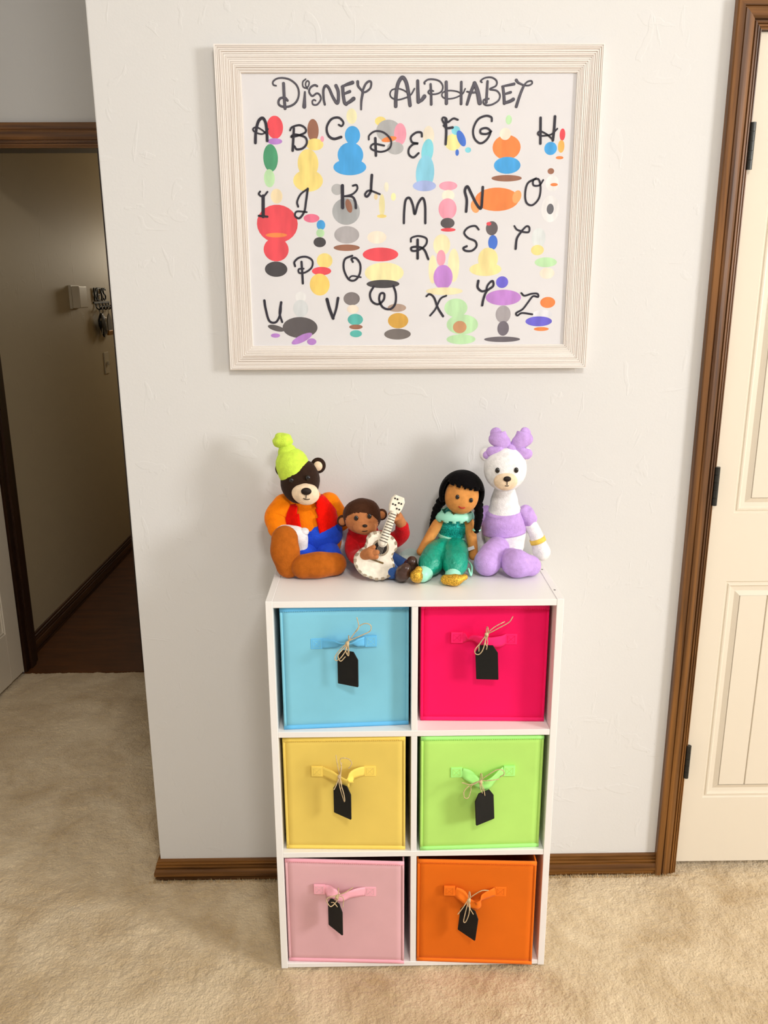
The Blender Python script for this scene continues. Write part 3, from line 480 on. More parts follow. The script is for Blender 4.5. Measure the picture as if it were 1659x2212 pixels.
# carpet fuzz creeping onto the foot of the baseboard is part of the carpet's pile
def tufts():
    V, F = [], []
    rng = random.Random(11)
    for i in range(1500):
        x = rng.uniform(-0.69, 0.73); y = -0.0142 - rng.random() * 0.006
        if rng.random() < 0.16: x = XL - 0.014 - rng.random() * .006; y = rng.uniform(-0.02, 0.5)
        h = rng.uniform(0.002, 0.0085); a = rng.uniform(0, 6.28); s = rng.uniform(.0007, .0016)
        k = len(V)
        l = Vector((rng.uniform(-.004, .004), rng.uniform(-.004, .002), h))
        for q in range(3):
            V.append((x + s * math.cos(a + q * 2.09), y + s * math.sin(a + q * 2.09), -0.004))
        V.append((x + l.x, y + l.y, h))
        F += [(k, k + 1, k + 3), (k + 1, k + 2, k + 3), (k + 2, k, k + 3)]
    return V, F
o = mesh('carpet_pile_edge', tufts(), mat('carpet_fibre', '#cdb48c', 0.95, var=.15, vscale=40))
tag(o, 'beige carpet fibres along the foot of the brown baseboard', 'carpet', kind='stuff')

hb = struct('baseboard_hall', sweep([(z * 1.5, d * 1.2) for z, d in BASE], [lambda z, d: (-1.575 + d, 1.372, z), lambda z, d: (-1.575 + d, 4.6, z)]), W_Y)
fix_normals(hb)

# door casing round the closed door (profile: distance from the outer edge, depth)
CAS = [(0, 0), (0, .0155), (.0025, .0185), (.0150, .0185), (.0162, .0142), (.0178, .0142), (.0190, .0165), (.0250, .0175), (.0330, .0162), (.0385, .0130), (.0395, .0090), (.0412, .0090), (.0422, .0128), (.0460, .0122), (.0468, .0080), (.0482, .0080), (.0490, .0106), (.0520, .0100), (.0528, .0070), (.0540, .0070), (.0548, .0088), (.0570, .0080), (.0575, 0)]
XC, ZC = 0.6665, 2.0955
t1 = tag(thing('trim_1', (XC, 0, 0), 'brown stained wood casing round the closed cream door', 'door casing'), kind='structure')
fix_normals(mesh('casing_leg', sweep(CAS, [lambda s, d: (XC + s, -d, 0.0), lambda s, d: (XC + s, -d, ZC - s)]), W_V, t1))
fix_normals(mesh('casing_head', sweep(CAS, [lambda s, d: (XC + s, -d, ZC - s), lambda s, d: (1.60 - s, -d, ZC - s)]), W_H, t1))
fix_normals(mesh('casing_leg', sweep(CAS, [lambda s, d: (1.60 - s, -d, ZC - s), lambda s, d: (1.60 - s, -d, 0.0)]), W_V, t1))
mesh('jamb', join(box(0.700, 0.7225, 0.0, 0.129, 0, 2.0395), box(1.543, 1.56, 0.0, 0.129, 0, 2.0395), box(0.700, 1.56, 0.0, 0.129, 2.0395, 2.07)), W_V, t1)

# closed door: stiles and rails, moulded panels with boards, hinges
DX0, DX1, DZ0, DZ1, DY = 0.7255, 1.540, 0.026, 2.0375, 0.004
d1 = tag(thing('door_1', ((DX0 + DX1) / 2, DY, DZ0), 'closed cream painted door with two moulded panels and dark hinges', 'door'), kind='structure')
PX0, PX1 = 0.7815, 1.484
panels = [(0.222, 0.829), (1.002, 1.905)]
mesh('stile', box(DX0, PX0, DY, DY + .035, DZ0, DZ1), M_DOOR, d1)
mesh('stile', box(PX1, DX1, DY, DY + .035, DZ0, DZ1), M_DOOR, d1)
for z0, z1 in ((DZ0, panels[0][0]), (panels[0][1], panels[1][0]), (panels[1][1], DZ1)):
    mesh('rail', box(PX0, PX1, DY, DY + .035, z0, z1), M_DOOR, d1)
PROF = [(0.0, 0.0), (0.0025, 0.0035), (0.006, 0.0035), (0.0075, 0.0015), (0.011, 0.0010), (0.0125, 0.0045), (0.016, 0.0055), (0.026, 0.0065), (0.0375, 0.001)]
for z0, z1 in panels:
    V, F = [], []
    for s, d in PROF:
        V += [(PX0 + s, DY + d, z0 + s), (PX1 - s, DY + d, z0 + s), (PX1 - s, DY + d, z1 - s), (PX0 + s, DY + d, z1 - s)]
    for j in range(len(PROF) - 1):
        for i in range(4):
            i2 = (i + 1) % 4
            F.append((j * 4 + i, j * 4 + i2, j * 4 + 4 + i2, j * 4 + 4 + i))
    pm = mesh('panel_moulding', (V, F), M_DOOR, d1)
    a, b_ = PX0 + .0375, PX1 - .0375
    mesh('panel_back', box(a - .002, b_ + .002, DY + .005, DY + .02, z0 + .03, z1 - .03), M_DOOR, d1)
    n = 9
    for i in range(n):
        q = (b_ - a) / n
        mesh('board', box(a + i * q + .0012, a + (i + 1) * q - .0012, DY + .0012, DY + .0055, z0 + .0375, z1 - .0375, .0012, 1), M_DOOR, d1)
for zc in (1.816, 1.0725, 0.338):
    h = mesh('hinge', join(box(.7225, .7262, -.004, .03, zc - .045, zc + .045)), M_BRONZE, d1)
    for k in range(5):
        za = zc - .047 + k * .0188
        mesh('knuckle', loft([(.7262, -.0085, za + .0004), (.7262, -.0085, za + .0184)], [.0062, .0062], n=14, per=1, caps=False), M_BRONZE, h, smooth=False)

# doorway into the hall: casing, jambs, the open door
t2 = tag(thing('trim_2', (-1.3, 1.25, 0), 'brown wood casing over the dark hallway opening', 'door casing'), kind='structure')
S2 = 1.42
C2 = [(s * S2, d * 1.1) for s, d in CAS]
Z2 = 2.0935
fix_normals(mesh('casing_head', sweep(C2, [lambda s, d: (-1.625 + s, 1.252 - d, Z2 - s), lambda s, d: (-0.950 - s, 1.252 - d, Z2 - s)]), W_H, t2))
fix_normals(mesh('casing_leg', sweep(C2, [lambda s, d: (-0.950 - s, 1.252 - d, Z2 - s), lambda s, d: (-0.950 - s, 1.252 - d, 0)]), W_V, t2))
fix_normals(mesh('casing_leg', sweep(C2, [lambda s, d: (-1.625 + s, 1.252 - d, 0), lambda s, d: (-1.625 + s, 1.252 - d, Z2 - s)]), W_V, t2))
W_D = wood('shade_darkened_jamb', '#1c0e06', '#341c0c', 2)  # jambs and stop: brown trim wood with the shade put into its colour
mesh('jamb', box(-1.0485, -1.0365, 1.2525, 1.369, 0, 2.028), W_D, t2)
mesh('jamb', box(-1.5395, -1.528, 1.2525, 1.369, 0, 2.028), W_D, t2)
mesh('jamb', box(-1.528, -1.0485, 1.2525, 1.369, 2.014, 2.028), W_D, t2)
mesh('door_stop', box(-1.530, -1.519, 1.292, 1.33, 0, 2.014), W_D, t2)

d2 = tag(thing('door_2', (-1.54, 1.24, .012), 'cream door standing open beside the dark hallway', 'door'), kind='structure')
Md = Matrix.Translation((-1.533, 1.240, 0)) @ Matrix.Rotation(math.radians(-93.5), 4, 'Z')
def dpart(name, vf, m=M_DOOR): return mesh(name, xform(vf, Md), m, d2)
# local x runs from the hinge along the leaf, local y is the face turned to the room's right
LW = 0.50
dpart('stile', box(0, .105, -.035, 0, .012, 2.01, .0015, 1)); dpart('stile', box(LW - .105, LW, -.035, 0, .012, 2.01, .0015, 1))
for z0, z1 in ((.012, .22), (.83, 1.0), (1.9, 2.01)): dpart('rail', box(.105, LW - .105, -.035, 0, z0, z1))
for z0, z1 in ((.22, .83), (1.0, 1.9)):
    V, F = [], []
    for s, d in PROF:
        V += [(.105 + s, -d, z0 + s), (LW - .105 - s, -d, z0 + s), (LW - .105 - s, -d, z1 - s), (.105 + s, -d, z1 - s)]
    for j in range(len(PROF) - 1):
        for i in range(4):
            F.append((j * 4 + i, j * 4 + (i + 1) % 4, j * 4 + 4 + (i + 1) % 4, j * 4 + 4 + i))
    dpart('panel_moulding', (V, F)); dpart('panel_board', box(.14, LW - .14, -.02, -.001, z0 + .0375, z1 - .0375))

# ------------------------------------------------------------------ things on the hall wall
HX = -1.575
M_BLACK = mat('black_metal', '#141210', 0.45)
M_IVORY = mat('ivory_plastic', '#d8ccb4', 0.4)
bx_ = thing('wall_chime_box', (HX, 2.375, 1.5), 'small ivory plastic box mounted on the dark hall wall', 'chime box')
mesh('cover', box(HX + .012, HX + .050, 2.318, 2.432, 1.447, 1.552, .004), M_IVORY, bx_)
mesh('base_plate', box(HX, HX + .012, 2.314, 2.436, 1.444, 1.556), M_IVORY, bx_)
sw = thing('light_switch', (HX, 2.79, 1.14), 'ivory light switch plate on hall wall below the hanging keys', 'light switch')
mesh('plate', box(HX, HX + .006, 2.752, 2.828, 1.083, 1.200, .002), M_IVORY, sw)
mesh('toggle', box(HX + .006, HX + .017, 2.784, 2.796, 1.128, 1.150, .002), M_IVORY, sw)
# cut-out sign reading KEYS over a rail of hooks; letters face the hall (along +x), reading towards +y
kr = thing('key_rack', (HX, 2.79, 1.44), 'black metal key rack with cut out word KEYS on the hall wall', 'key rack')
def bars(pts, r, y0, z0): return tube([(HX + .008, y0 + a, z0 + b) for a, b in pts], r, 6, 4)
Lh, Lw = .062, .038
glyph = {'K': [[(0, 0), (0, 1)], [(1, 1), (0, .45)], [(.2, .58), (1, 0)]], 'E': [[(0, 0), (0, 1)], [(0, 1), (1, 1)], [(0, .5), (.85, .5)], [(0, 0), (1, 0)]],
         'Y': [[(0, 1), (.5, .5)], [(1, 1), (.5, .5)], [(.5, .5), (.5, 0)]], 'S': [[(1, .88), (.6, 1), (.1, .85), (.2, .58), (.8, .42), (.9, .15), (.4, 0), (0, .12)]]}
for i, ch in enumerate('KEYS'):
    mesh('letter', join(*[bars([(a * Lw, b * Lh) for a, b in s], .0042, 2.674 + i * .050, 1.481) for s in glyph[ch]]), M_BLACK, kr)
mesh('rail', box(HX, HX + .007, 2.662, 2.925, 1.464, 1.474), M_BLACK, kr)
for i in range(5):
    y = 2.690 + i * .055
    mesh('hook', tube([(HX + .005, y, 1.468), (HX + .008, y, 1.444), (HX + .022, y, 1.432), (HX + .034, y, 1.442), (HX + .032, y, 1.452)], .0035, 6), M_BLACK, kr)
M_DKLEATHER = mat('dark_leather', '#0e0c0b', 0.35)
kb = thing('key_bunch', (HX + .025, 2.70, 1.29), 'dark bunch of keys with fobs hanging from the rack', 'keys')
mesh('key_ring', tube([(HX + .028 + .010 * math.sin(a), 2.700, 1.425 + .016 * math.cos(a)) for a in [k * .7 for k in range(10)]], .0022, 6), M_BLACK, kb)
mesh('fob', ellipsoid((HX + .030, 2.690, 1.365), (.014, .042, .050), (8, 0, 0), lump=.2), M_DKLEATHER, kb, True)
mesh('fob', ellipsoid((HX + .026, 2.722, 1.335), (.012, .034, .046), (-10, 0, 0), lump=.2, seed=4), M_DKLEATHER, kb, True)
for k, (y, z) in enumerate(((2.664, 1.352), (2.704, 1.335), (2.742, 1.352))):
    mesh('key', join(box(HX + .034, HX + .037, y - .004, y + .004, z - .048, z + .02), ellipsoid((HX + .0355, y, z + .026), (.002, .013, .013), nu=14, nv=8)), mat('key_steel', '#a8a49c', .3, metal=.9), kb)
kt = thing('key_tag', (HX + .03, 2.82, 1.30), 'pale pointed fob with brass end hanging beside the dark keys', 'key fob')
OUT = [(-.034, 0), (.034, 0), (.034, .058), (.018, .080), (0, .094), (-.018, .080), (-.034, .058)]
MK = frame((HX + .028, 2.822, 1.316), (0, -1, 0), (1, 0, 0))
fix_normals(mesh('fob_body', prism(OUT, MK, -.003, .003), mat('fob_grey', '#7d766c', .5), kt))
mesh('fob_end', box(HX + .019, HX + .036, 2.786, 2.878, 1.292, 1.318, .004), mat('brass', '#a87838', .35, metal=.6), kt)
mesh('cord', tube([(HX + .034, 2.800, 1.442), (HX + .031, 2.810, 1.425), (HX + .028, 2.820, 1.408)], .0018, 6), M_IVORY, kt)

# ------------------------------------------------------------------ framed poster
FX0, FX1, FZ0, FZ1, FW, FD = -0.4015, 0.3975, 1.3525, 2.0085, 0.0525, 0.024
po = thing('framed_poster', (-0.002, 0, FZ0), 'whitewashed wooden frame with hand lettered alphabet poster on the wall', 'framed poster')
def whitewood(name, axis):
    m = bpy.data.materials.new(name); m.use_nodes = True
    nt = m.node_tree; b = nt.nodes['Principled BSDF']; b.inputs['Roughness'].default_value = .6
    tc = nt.nodes.new('ShaderNodeTexCoord'); mp = nt.nodes.new('ShaderNodeMapping')
    s = [520, 520, 520]; s[axis] = 1.6
    mp.inputs['Scale'].default_value = s; nt.links.new(tc.outputs['Object'], mp.inputs['Vector'])
    n = nt.nodes.new('ShaderNodeTexNoise'); n.inputs['Scale'].default_value = 1; n.inputs['Detail'].default_value = 3
    nt.links.new(mp.outputs['Vector'], n.inputs['Vector'])
    r = nt.nodes.new('ShaderNodeValToRGB')
    r.color_ramp.elements[0].position = .36; r.color_ramp.elements[0].color = lin('#cdc0b4')
    r.color_ramp.elements[1].position = .52; r.color_ramp.elements[1].color = lin('#ede7e1')
    nt.links.new(n.outputs['Fac'], r.inputs['Fac']); nt.links.new(r.outputs['Color'], b.inputs['Base Color'])
    return m
WW_H, WW_V = whitewood('whitewash_level', 0), whitewood('whitewash_upright', 2)
rng = random.Random(5)
FP = [(0, 0), (0, FD)]
s = 0.0
for k in range(15):                                   # raised ribs with narrow grooves, sloping in to the sheet
    w = rng.uniform(.0022, .0036); y = FD - .0065 * (k / 14) ** 1.3
    FP += [(s + .0003, y), (s + w - .0009, y), (s + w - .0007, y - .0018), (s + w, y - .0018)]
    s += w + .0002
FP = [(a * FW / s, d) for a, d in FP] + [(FW, .009), (FW, .002)]
def rail(name, st, m): fix_normals(mesh(name, sweep(FP, st), m, po))
rail('frame_rail', [lambda s, d: (FX0 + s, -d, FZ1 - s), lambda s, d: (FX1 - s, -d, FZ1 - s)], WW_H)
rail('frame_rail', [lambda s, d: (FX0 + s, -d, FZ0 + s), lambda s, d: (FX1 - s, -d, FZ0 + s)], WW_H)
rail('frame_rail', [lambda s, d: (FX0 + s, -d, FZ0 + s), lambda s, d: (FX0 + s, -d, FZ1 - s)], WW_V)
rail('frame_rail', [lambda s, d: (FX1 - s, -d, FZ0 + s), lambda s, d: (FX1 - s, -d, FZ1 - s)], WW_V)
mesh('paper_sheet', box(FX0 + .045, FX1 - .045, -.0125, -.010, FZ0 + .045, FZ1 - .045), mat('poster_paper', '#e2e0e2', .7, var=.015, vscale=14), po)

def stroke_mesh(strokes, y, shrink=0.0, wmin=0.0004):
    V, F = [], []
    for q, (pts, w0, w1) in enumerate(strokes):
        C = catmull([(a / 1000, 0, b / 1000) for a, b in pts], 7)
        m = len(C)
        dy = y - .00006 * q
        k0 = len(V)
        for i, c in enumerate(C):
            t = (C[min(i + 1, m - 1)] - C[max(i - 1, 0)]).normalized()
            n = Vector((-t.z, 0, t.x))
            w = max(wmin, ((w0 + (w1 - w0) * i / (m - 1)) / 2000) - shrink)
            V.append((c.x + n.x * w, dy, c.z + n.z * w)); V.append((c.x - n.x * w, dy, c.z - n.z * w))
        for i in range(m - 1):
            F.append((k0 + 2 * i, k0 + 2 * i + 1, k0 + 2 * i + 3, k0 + 2 * i + 2))
        for c, t, w in ((C[0], (C[0] - C[1]).normalized(), w0), (C[-1], (C[-1] - C[-2]).normalized(), w1)):
            k = len(V); w = max(wmin, w / 2000 - shrink)
            n = Vector((-t.z, 0, t.x))
            for j in range(9):
                a = math.pi * j / 8
                V.append((c.x + (n.x * math.cos(a) + t.x * math.sin(a)) * w, dy - .00002, c.z + (n.z * math.cos(a) + t.z * math.sin(a)) * w))
            F.append(tuple(range(k, k + 9)))
    return V, F
INK = mat('marker_ink', '#241f2c', .5, var=.25, vscale=30)
INK2 = mat('marker_ink_grey', '#57535e', .55, var=.2, vscale=40)
for ch, st in TITLE:
    t = mesh('title_letter', stroke_mesh(st, -.01325, -.00035), INK, po)
    mesh('letter_fill', stroke_mesh(st, -.01365, .00055, .0002), INK2, t)
for ch, st in LETTERS:
    mesh('letter', stroke_mesh(st, -.01345, -.0004), INK, po)
def pencil(hexc):
    return mat('pencil_' + hexc[1:], hexc, .75, var=.12, vscale=60, stretch=(1, 1, .25))
for bl in DRAWINGS:
    root = None
    for q, (cx, cz, rx, rz, rot, colr) in enumerate(bl):
        a0 = math.radians(-rot); P = []
        for j in range(26):
            a = 2 * math.pi * j / 26
            x, z = rx * math.cos(a), rz * math.sin(a)
            P.append(((cx + x * math.cos(a0) - z * math.sin(a0)) / 1000, -.01255 - .00003 * (q + 1), (cz + x * math.sin(a0) + z * math.cos(a0)) / 1000))
        o = mesh('drawing' if root is None else 'colour_patch', (P, [tuple(range(26))]), pencil(colr), po if root is None else root)
        root = root or o
gm = bpy.data.materials.new('picture_glass'); gm.use_nodes = True
nt = gm.node_tree; nt.nodes.remove(nt.nodes['Principled BSDF'])
tr = nt.nodes.new('ShaderNodeBsdfTransparent'); gl = nt.nodes.new('ShaderNodeBsdfGlossy'); gl.inputs['Roughness'].default_value = .03
mx = nt.nodes.new('ShaderNodeMixShader')
mx.inputs[0].default_value = .025; nt.links.new(tr.outputs[0], mx.inputs[1]); nt.links.new(gl.outputs[0], mx.inputs[2])
nt.links.new(mx.outputs[0], nt.nodes['Material Output'].inputs['Surface'])
mesh('glass_pane', box(FX0 + .046, FX1 - .046, -.0158, -.0145, FZ0 + .046, FZ1 - .046), gm, po)

# ------------------------------------------------------------------ cube shelf
M_LAM = mat('white_laminate', '#f1efec', .35, bump=.03, bscale=300, bdist=.0004)
SX, SF, SB, SH, ST = 0.306, -0.315, -0.017, 0.911, 0.0148
sh = thing('cube_shelf', (0, (SF + SB) / 2, 0), 'white six cube storage shelf standing on the carpet against wall', 'shelf')
BV = .0008
mesh('side_panel', box(-SX, -SX + ST, SF, SB, 0, SH, BV, 1), M_LAM, sh)
mesh('side_panel', box(SX - ST, SX, SF, SB, 0, SH, BV, 1), M_LAM, sh)
IX = SX - ST
mesh('top_panel', box(-IX, IX, SF + .0005, SB, .8965, SH - .0008, BV, 1), M_LAM, sh)
mesh('shelf_board', box(-IX, IX, SF + .001, SB, .5995, .6130, BV, 1), M_LAM, sh)
mesh('shelf_board', box(-IX, IX, SF + .001, SB, .2995, .3130, BV, 1), M_LAM, sh)
mesh('bottom_panel', box(-IX, IX, SF + .001, SB, .0015, .0130, BV, 1), M_LAM, sh)
for z0, z1 in ((.6130, .8965), (.3130, .5995), (.0130, .2995)):
    mesh('divider', box(-.0066, .0066, SF + .002, SB - .004, z0, z1, BV, 1), M_LAM, sh)
mesh('back_panel', box(-IX, IX, SB - .003, SB, .002, SH - .002), M_LAM, sh)
M_HOLE = mat('screw_hole', '#2a2420', .8)
for sx in (-1, 1):
    for y in (-.13, -.262):
        if sx < 0 and y < -.2: continue
        mesh('screw_hole', box(sx * (SX - .0105), sx * (SX - .0065), y - .002, y + .002, SH - .0003, SH + .0002), M_HOLE, sh)

# ------------------------------------------------------------------ fabric bins with handles, and the tags tied to them
BCOL = {'blue': ('#82cae2', '#6cc2f2', 'light blue'), 'hot': ('#f4005e', '#ff1c6e', 'hot pink'), 'yellow': ('#e8cc64', '#f8da68', 'yellow'),
        'green': ('#b8ea74', '#b0fc8c', 'lime green'), 'blush': ('#e0b0b6', '#fab4c4', 'pale pink'), 'orange': ('#e46c04', '#f87a14', 'orange')}
WHERE = {'blue': 'top left', 'hot': 'top right', 'yellow': 'middle left', 'green': 'middle right', 'blush': 'bottom left', 'orange': 'bottom right'}
# strap between the tabs: (fraction across, drop, bulge, twist in degrees, width share)
STRAP = {'blue': [(0.25, 0.0, 0.0068, 20, 0.95), (0.5, 0.001, 0.0136, 62, 0.62), (0.62, 0.002, 0.0153, 70, 0.6), (0.85, 0.001, 0.0085, 15, 0.95)],
         'hot': [(0.16, -0.001, 0.006, 60, 0.9), (0.3, 0.003, 0.014, 25, 1.0), (0.55, 0.0, 0.02, 0, 0.9), (0.85, -0.001, 0.012, -6, 1.0)],
         'yellow': [(0.2, -0.003, 0.01, 0, 1.0), (0.44, -0.011, 0.02, 8, 0.95), (0.62, -0.015, 0.026, 12, 1.0), (0.66, -0.009, 0.018, 150, 0.7), (0.72, -0.002, 0.012, 185, 1.0), (0.88, 0.001, 0.006, 180, 1.0)],
         'green': [(0.16, -0.005, 0.0068, -28, 1.0), (0.34, -0.016, 0.0136, -20, 0.85), (0.52, -0.024, 0.0163, 0, 0.95), (0.7, -0.014, 0.015, 18, 1.05), (0.88, -0.003, 0.0068, 14, 1.0)],
         'blush': [(0.1, 0.003, 0.0082, -30, 1.0), (0.22, 0.002, 0.015, -20, 1.0), (0.38, -0.01, 0.015, -8, 0.75), (0.6, -0.004, 0.0095, 8, 0.95), (0.85, 0.0, 0.0041, 0, 1.0)],
         'orange': [(0.16, -0.006, 0.0068, -30, 1.0), (0.32, -0.019, 0.0136, -22, 0.8), (0.5, -0.024, 0.0177, 0, 0.95), (0.6, -0.017, 0.0163, 20, 1.0), (0.68, -0.009, 0.0095, 16, 1.0), (0.88, -0.002, 0.0048, 8, 1.0)]}
M_TWINE = mat('jute_twine', '#ccb48c', .9, var=.2, vscale=200, bump=.4, bscale=700, bdist=.001)
M_SLATE = mat('chalkboard', '#161614', .75, var=.15, vscale=90, bump=.06, bscale=500, bdist=.0005)

def make_bin(key):
    B = BCOL[key]; D = BINDATA[key]
    (xl, xr), (yl, yr), (zb, ztl, ztr) = D['x'], D['y'], D['z']
    mf = mat('bin_fabric_' + key, B[0], .8, var=.05, vscale=7, bump=.12, bscale=900, sheen=.15, bdist=.0006)
    mb = mat('bin_binding_' + key, B[1], .75, bump=.15, bscale=700, sheen=.15, bdist=.0006)
    yb = -.030
    t = thing('storage_bin', ((xl + xr) / 2, (yl + yr + yb * 2) / 4, zb), '%s fabric storage bin with a strap handle in the %s cube' % (B[2], WHERE[key]), 'storage bin', 'fabric storage bins in the cube shelf')
    def fp(u, v, d=0.0):      # a point of the front, d metres in front of it
        x = xl + (xr - xl) * u; y = yl + (yr - yl) * u
        z = zb + (ztl + (ztr - ztl) * u - zb) * v
        w = noise.noise(Vector((u * 2.3, v * 2.3, hash(key) % 7 if False else len(key) * 3.1)))
        bul = .0035 * w * math.sin(math.pi * u) * math.sin(math.pi * v)
        return Vector((x, y + bul - d, z))
    N = 14
    th = .003
    V, F = [], []
    for side in (0, 1):
        for j in range(N + 1):
            for i in range(N + 1):
                V.append(fp(i / N, j / N, -th * side))
    n1 = (N + 1) ** 2
    for j in range(N):
        for i in range(N):
            a = j * (N + 1) + i
            F.append((a, a + 1, a + N + 2, a + N + 1)); F.append((n1 + a + N + 1, n1 + a + N + 2, n1 + a + 1, n1 + a))
    rim = [j for j in range(N + 1)] + [(j + 1) * (N + 1) - 1 + 0 for j in range(1, N + 1)] + [n1 - 1 - j for j in range(1, N + 1)] + [(N - j) * (N + 1) for j in range(1, N)]
    for q in range(len(rim)):
        a, b2 = rim[q], rim[(q + 1) % len(rim)]
        F.append((a, n1 + a, n1 + b2, b2))
    mesh('front_panel', (V, F), mf, t, True)
    def side(x, y, zt):
        return [(x, y, zb), (x, yb, zb), (x, yb, zt), (x, y, zt)]
    for x, y, zt, s_ in ((xl, yl, ztl, 1), (xr, yr, ztr, -1)):
        P = side(x, y + th, zt); Q = [(a + s_ * th, b2, c) for a, b2, c in P]
        mesh('side_panel', (P + Q, [(0, 1, 2, 3), (7, 6, 5, 4), (0, 4, 5, 1), (1, 5, 6, 2), (2, 6, 7, 3), (3, 7, 4, 0)]), mf, t)
    zt = min(ztl, ztr)
    mesh('rear_panel', box(xl + th, xr - th, yb - th, yb, zb, zt), mf, t)
    mesh('base_panel', box(xl + th, xr - th, max(yl, yr) + th, yb - th, zb, zb + .003), mf, t)
    def strip(u0, v0, u1, v1, wdt, horizontal, d=.0014, w2=None):
        pts = []
        n_ = 16
        V, F = [], []
        for i in range(n_ + 1):
            u = u0 + (u1 - u0) * i / n_; v = v0 + (v1 - v0) * i / n_
            H = ztl - zb; Wd = xr - xl
            if horizontal:
                a, b2 = fp(u, v), fp(u, v + wdt / H)
            else:
                a, b2 = fp(u, v), fp(u + wdt / Wd, v)
            m1 = (a + b2) / 2
            up = (b2 - a)
            V += [a + Vector((0, .001, 0)), a + Vector((0, -d, 0)) + up * .04, m1 + Vector((0, -d * 1.35, 0)), b2 + Vector((0, -d, 0)) - up * .04, b2 + Vector((0, .001, 0))]
        for i in range(n_):
            for k in range(4):
                F.append((i * 5 + k, i * 5 + 5 + k, i * 5 + 6 + k, i * 5 + 1 + k))
        F.append((0, 1, 2, 3, 4)); e = n_ * 5; F.append((e + 4, e + 3, e + 2, e + 1, e))
        return V, F
    H = ztl - zb
    fix_normals(mesh('top_binding', strip(0, 1 - .0095 / H, 1, 1 - .0095 / H, .0098, True), mb, t, True))
    fix_normals(mesh('bottom_binding', strip(0, .0, 1, .0, .0095, True), mb, t, True))
    fix_normals(mesh('side_binding', strip(0, .02, 0, .975, .0055, False, .0010), mf, t, True))
    fix_normals(mesh('side_binding', strip(1 - .0055 / (xr - xl), .02, 1 - .0055 / (xr - xl), .975, .0055, False, .0010), mf, t, True))
    ST_ = []
    ms = mat('bin_stitch_' + key, B[0], .7)
    for i in range(56):
        u = .03 + .94 * i / 55
        q = fp(u, 1 - .0078 / H, .0024)
        ST_.append(box(q.x - .0013, q.x + .0013, q.y - .0004, q.y + .0006, q.z - .0005, q.z + .0005))
    o = mesh('stitching', join(*ST_), ms, t); o['kind'] = 'stuff'
    # handle: two stitched tabs and the strap between them
    ta, tb = [Vector(v) for v in D['tabs']]; kn = Vector(D['knot'])
    yaw = math.atan2(yr - yl, xr - xl)
    hd = None
    for c in (ta, tb):
        Mt = Matrix.Translation(c) @ Matrix.Rotation(yaw, 4, 'Z')
        tabm = xform(box(-.0125, .0125, -.0022, .003, -.0120, .0120, .0006, 1), Mt)
        o = mesh('handle_tab', tabm, mb, t)
        q = .0078
        L = [((-q, -q), (q, -q)), ((q, -q), (q, q)), ((q, q), (-q, q)), ((-q, q), (-q, -q)), ((-q, -q), (q, q)), ((-q, q), (q, -q))]
        s_ = mesh('cross_stitch', join(*[xform(tube([(a[0], -.0022, a[1]), (b2[0], -.0022, b2[1])], .0005, 5, 2), Mt) for a, b2 in L]), ms, o); s_['kind'] = 'stuff'
    rows = [(0, 0, .001, 0, 1.0)] + STRAP[key] + [(1, 0, .001, STRAP[key][-1][3] // 90 * 90 if STRAP[key][-1][3] > 90 else 0, 1.0)]
    s0, s1 = ta + Vector((.0122, 0, 0)), tb - Vector((.0122, 0, 0))
    C = catmull([s0.lerp(s1, r[0]) + Vector((0, -r[2], r[1])) for r in rows], 7); m = len(C)
    tw = interp([r[3] for r in rows], m); wd = interp([r[4] for r in rows], m)
    V, F = [], []
    for i, c in enumerate(C):
        tdir = (C[min(i + 1, m - 1)] - C[max(i - 1, 0)]).normalized()
        wv = Vector((0, 0, 1)); wv = (wv - tdir * wv.dot(tdir)).normalized()
        nv = tdir.cross(wv)
        a = math.radians(tw[i])
        d = wv * math.cos(a) + nv * math.sin(a); nn = nv * math.cos(a) - wv * math.sin(a)
        hw = .0115 * wd[i]
        crease = .003 * max(0, 1 - wd[i])
        for k in (-1, -.5, 0, .5, 1):
            V.append(c + d * hw * k + nn * (crease * math.cos(k * 4)) + nn * .0007)
        for k in (1, .5, 0, -.5, -1):
            V.append(c + d * hw * k + nn * (crease * math.cos(k * 4)) - nn * .0007)
    for i in range(m - 1):
        for k in range(10):
            k3 = (k + 1) % 10
            F.append((i * 10 + k, i * 10 + k3, i * 10 + 10 + k3, i * 10 + 10 + k))
    fix_normals(mesh('strap', (V, F), mb, t, True))
    # tag
    tp = Vector(D['tag'])
    tg = thing('chalkboard_tag', (tp.x, tp.y, tp.z - .08), 'small black chalkboard tag tied with twine to the %s bin handle' % B[2], 'tag', 'chalkboard tags on the bin handles')
    a = math.radians(D['a']); r_ = math.radians(D['roll'])
    Mt = Matrix.Translation(tp) @ Matrix.Rotation(-a, 4, 'Z') @ Matrix.Rotation(r_, 4, 'Y')
    o_ = [(-.0135, .0), (-.0235, -.0165), (-.0235, -.0760), (-.0225, -.0775), (.0225, -.0775), (.0235, -.0760), (.0235, -.0165), (.0135, .0)]
    fix_normals(mesh('slate_plate', prism(o_, Mt, .0013, -.0013, .0004), M_SLATE, tg))
    for l in D['tw']:
        L = [Vector(v) for v in l]
        L = [v + Vector((0, -.004 * math.sin(math.pi * i / max(1, len(L) - 1)) - (.006 if v.z < tp.z else 0), 0)) for i, v in enumerate(L)]
        mesh('twine', tube(L, .0010, 6, 7), M_TWINE, tg, True)
    mesh('twine_knot', ellipsoid(kn + Vector((0, -.007, .001)), (.0042, .004, .0058), lump=.35, nu=14, nv=10), M_TWINE, tg, True)
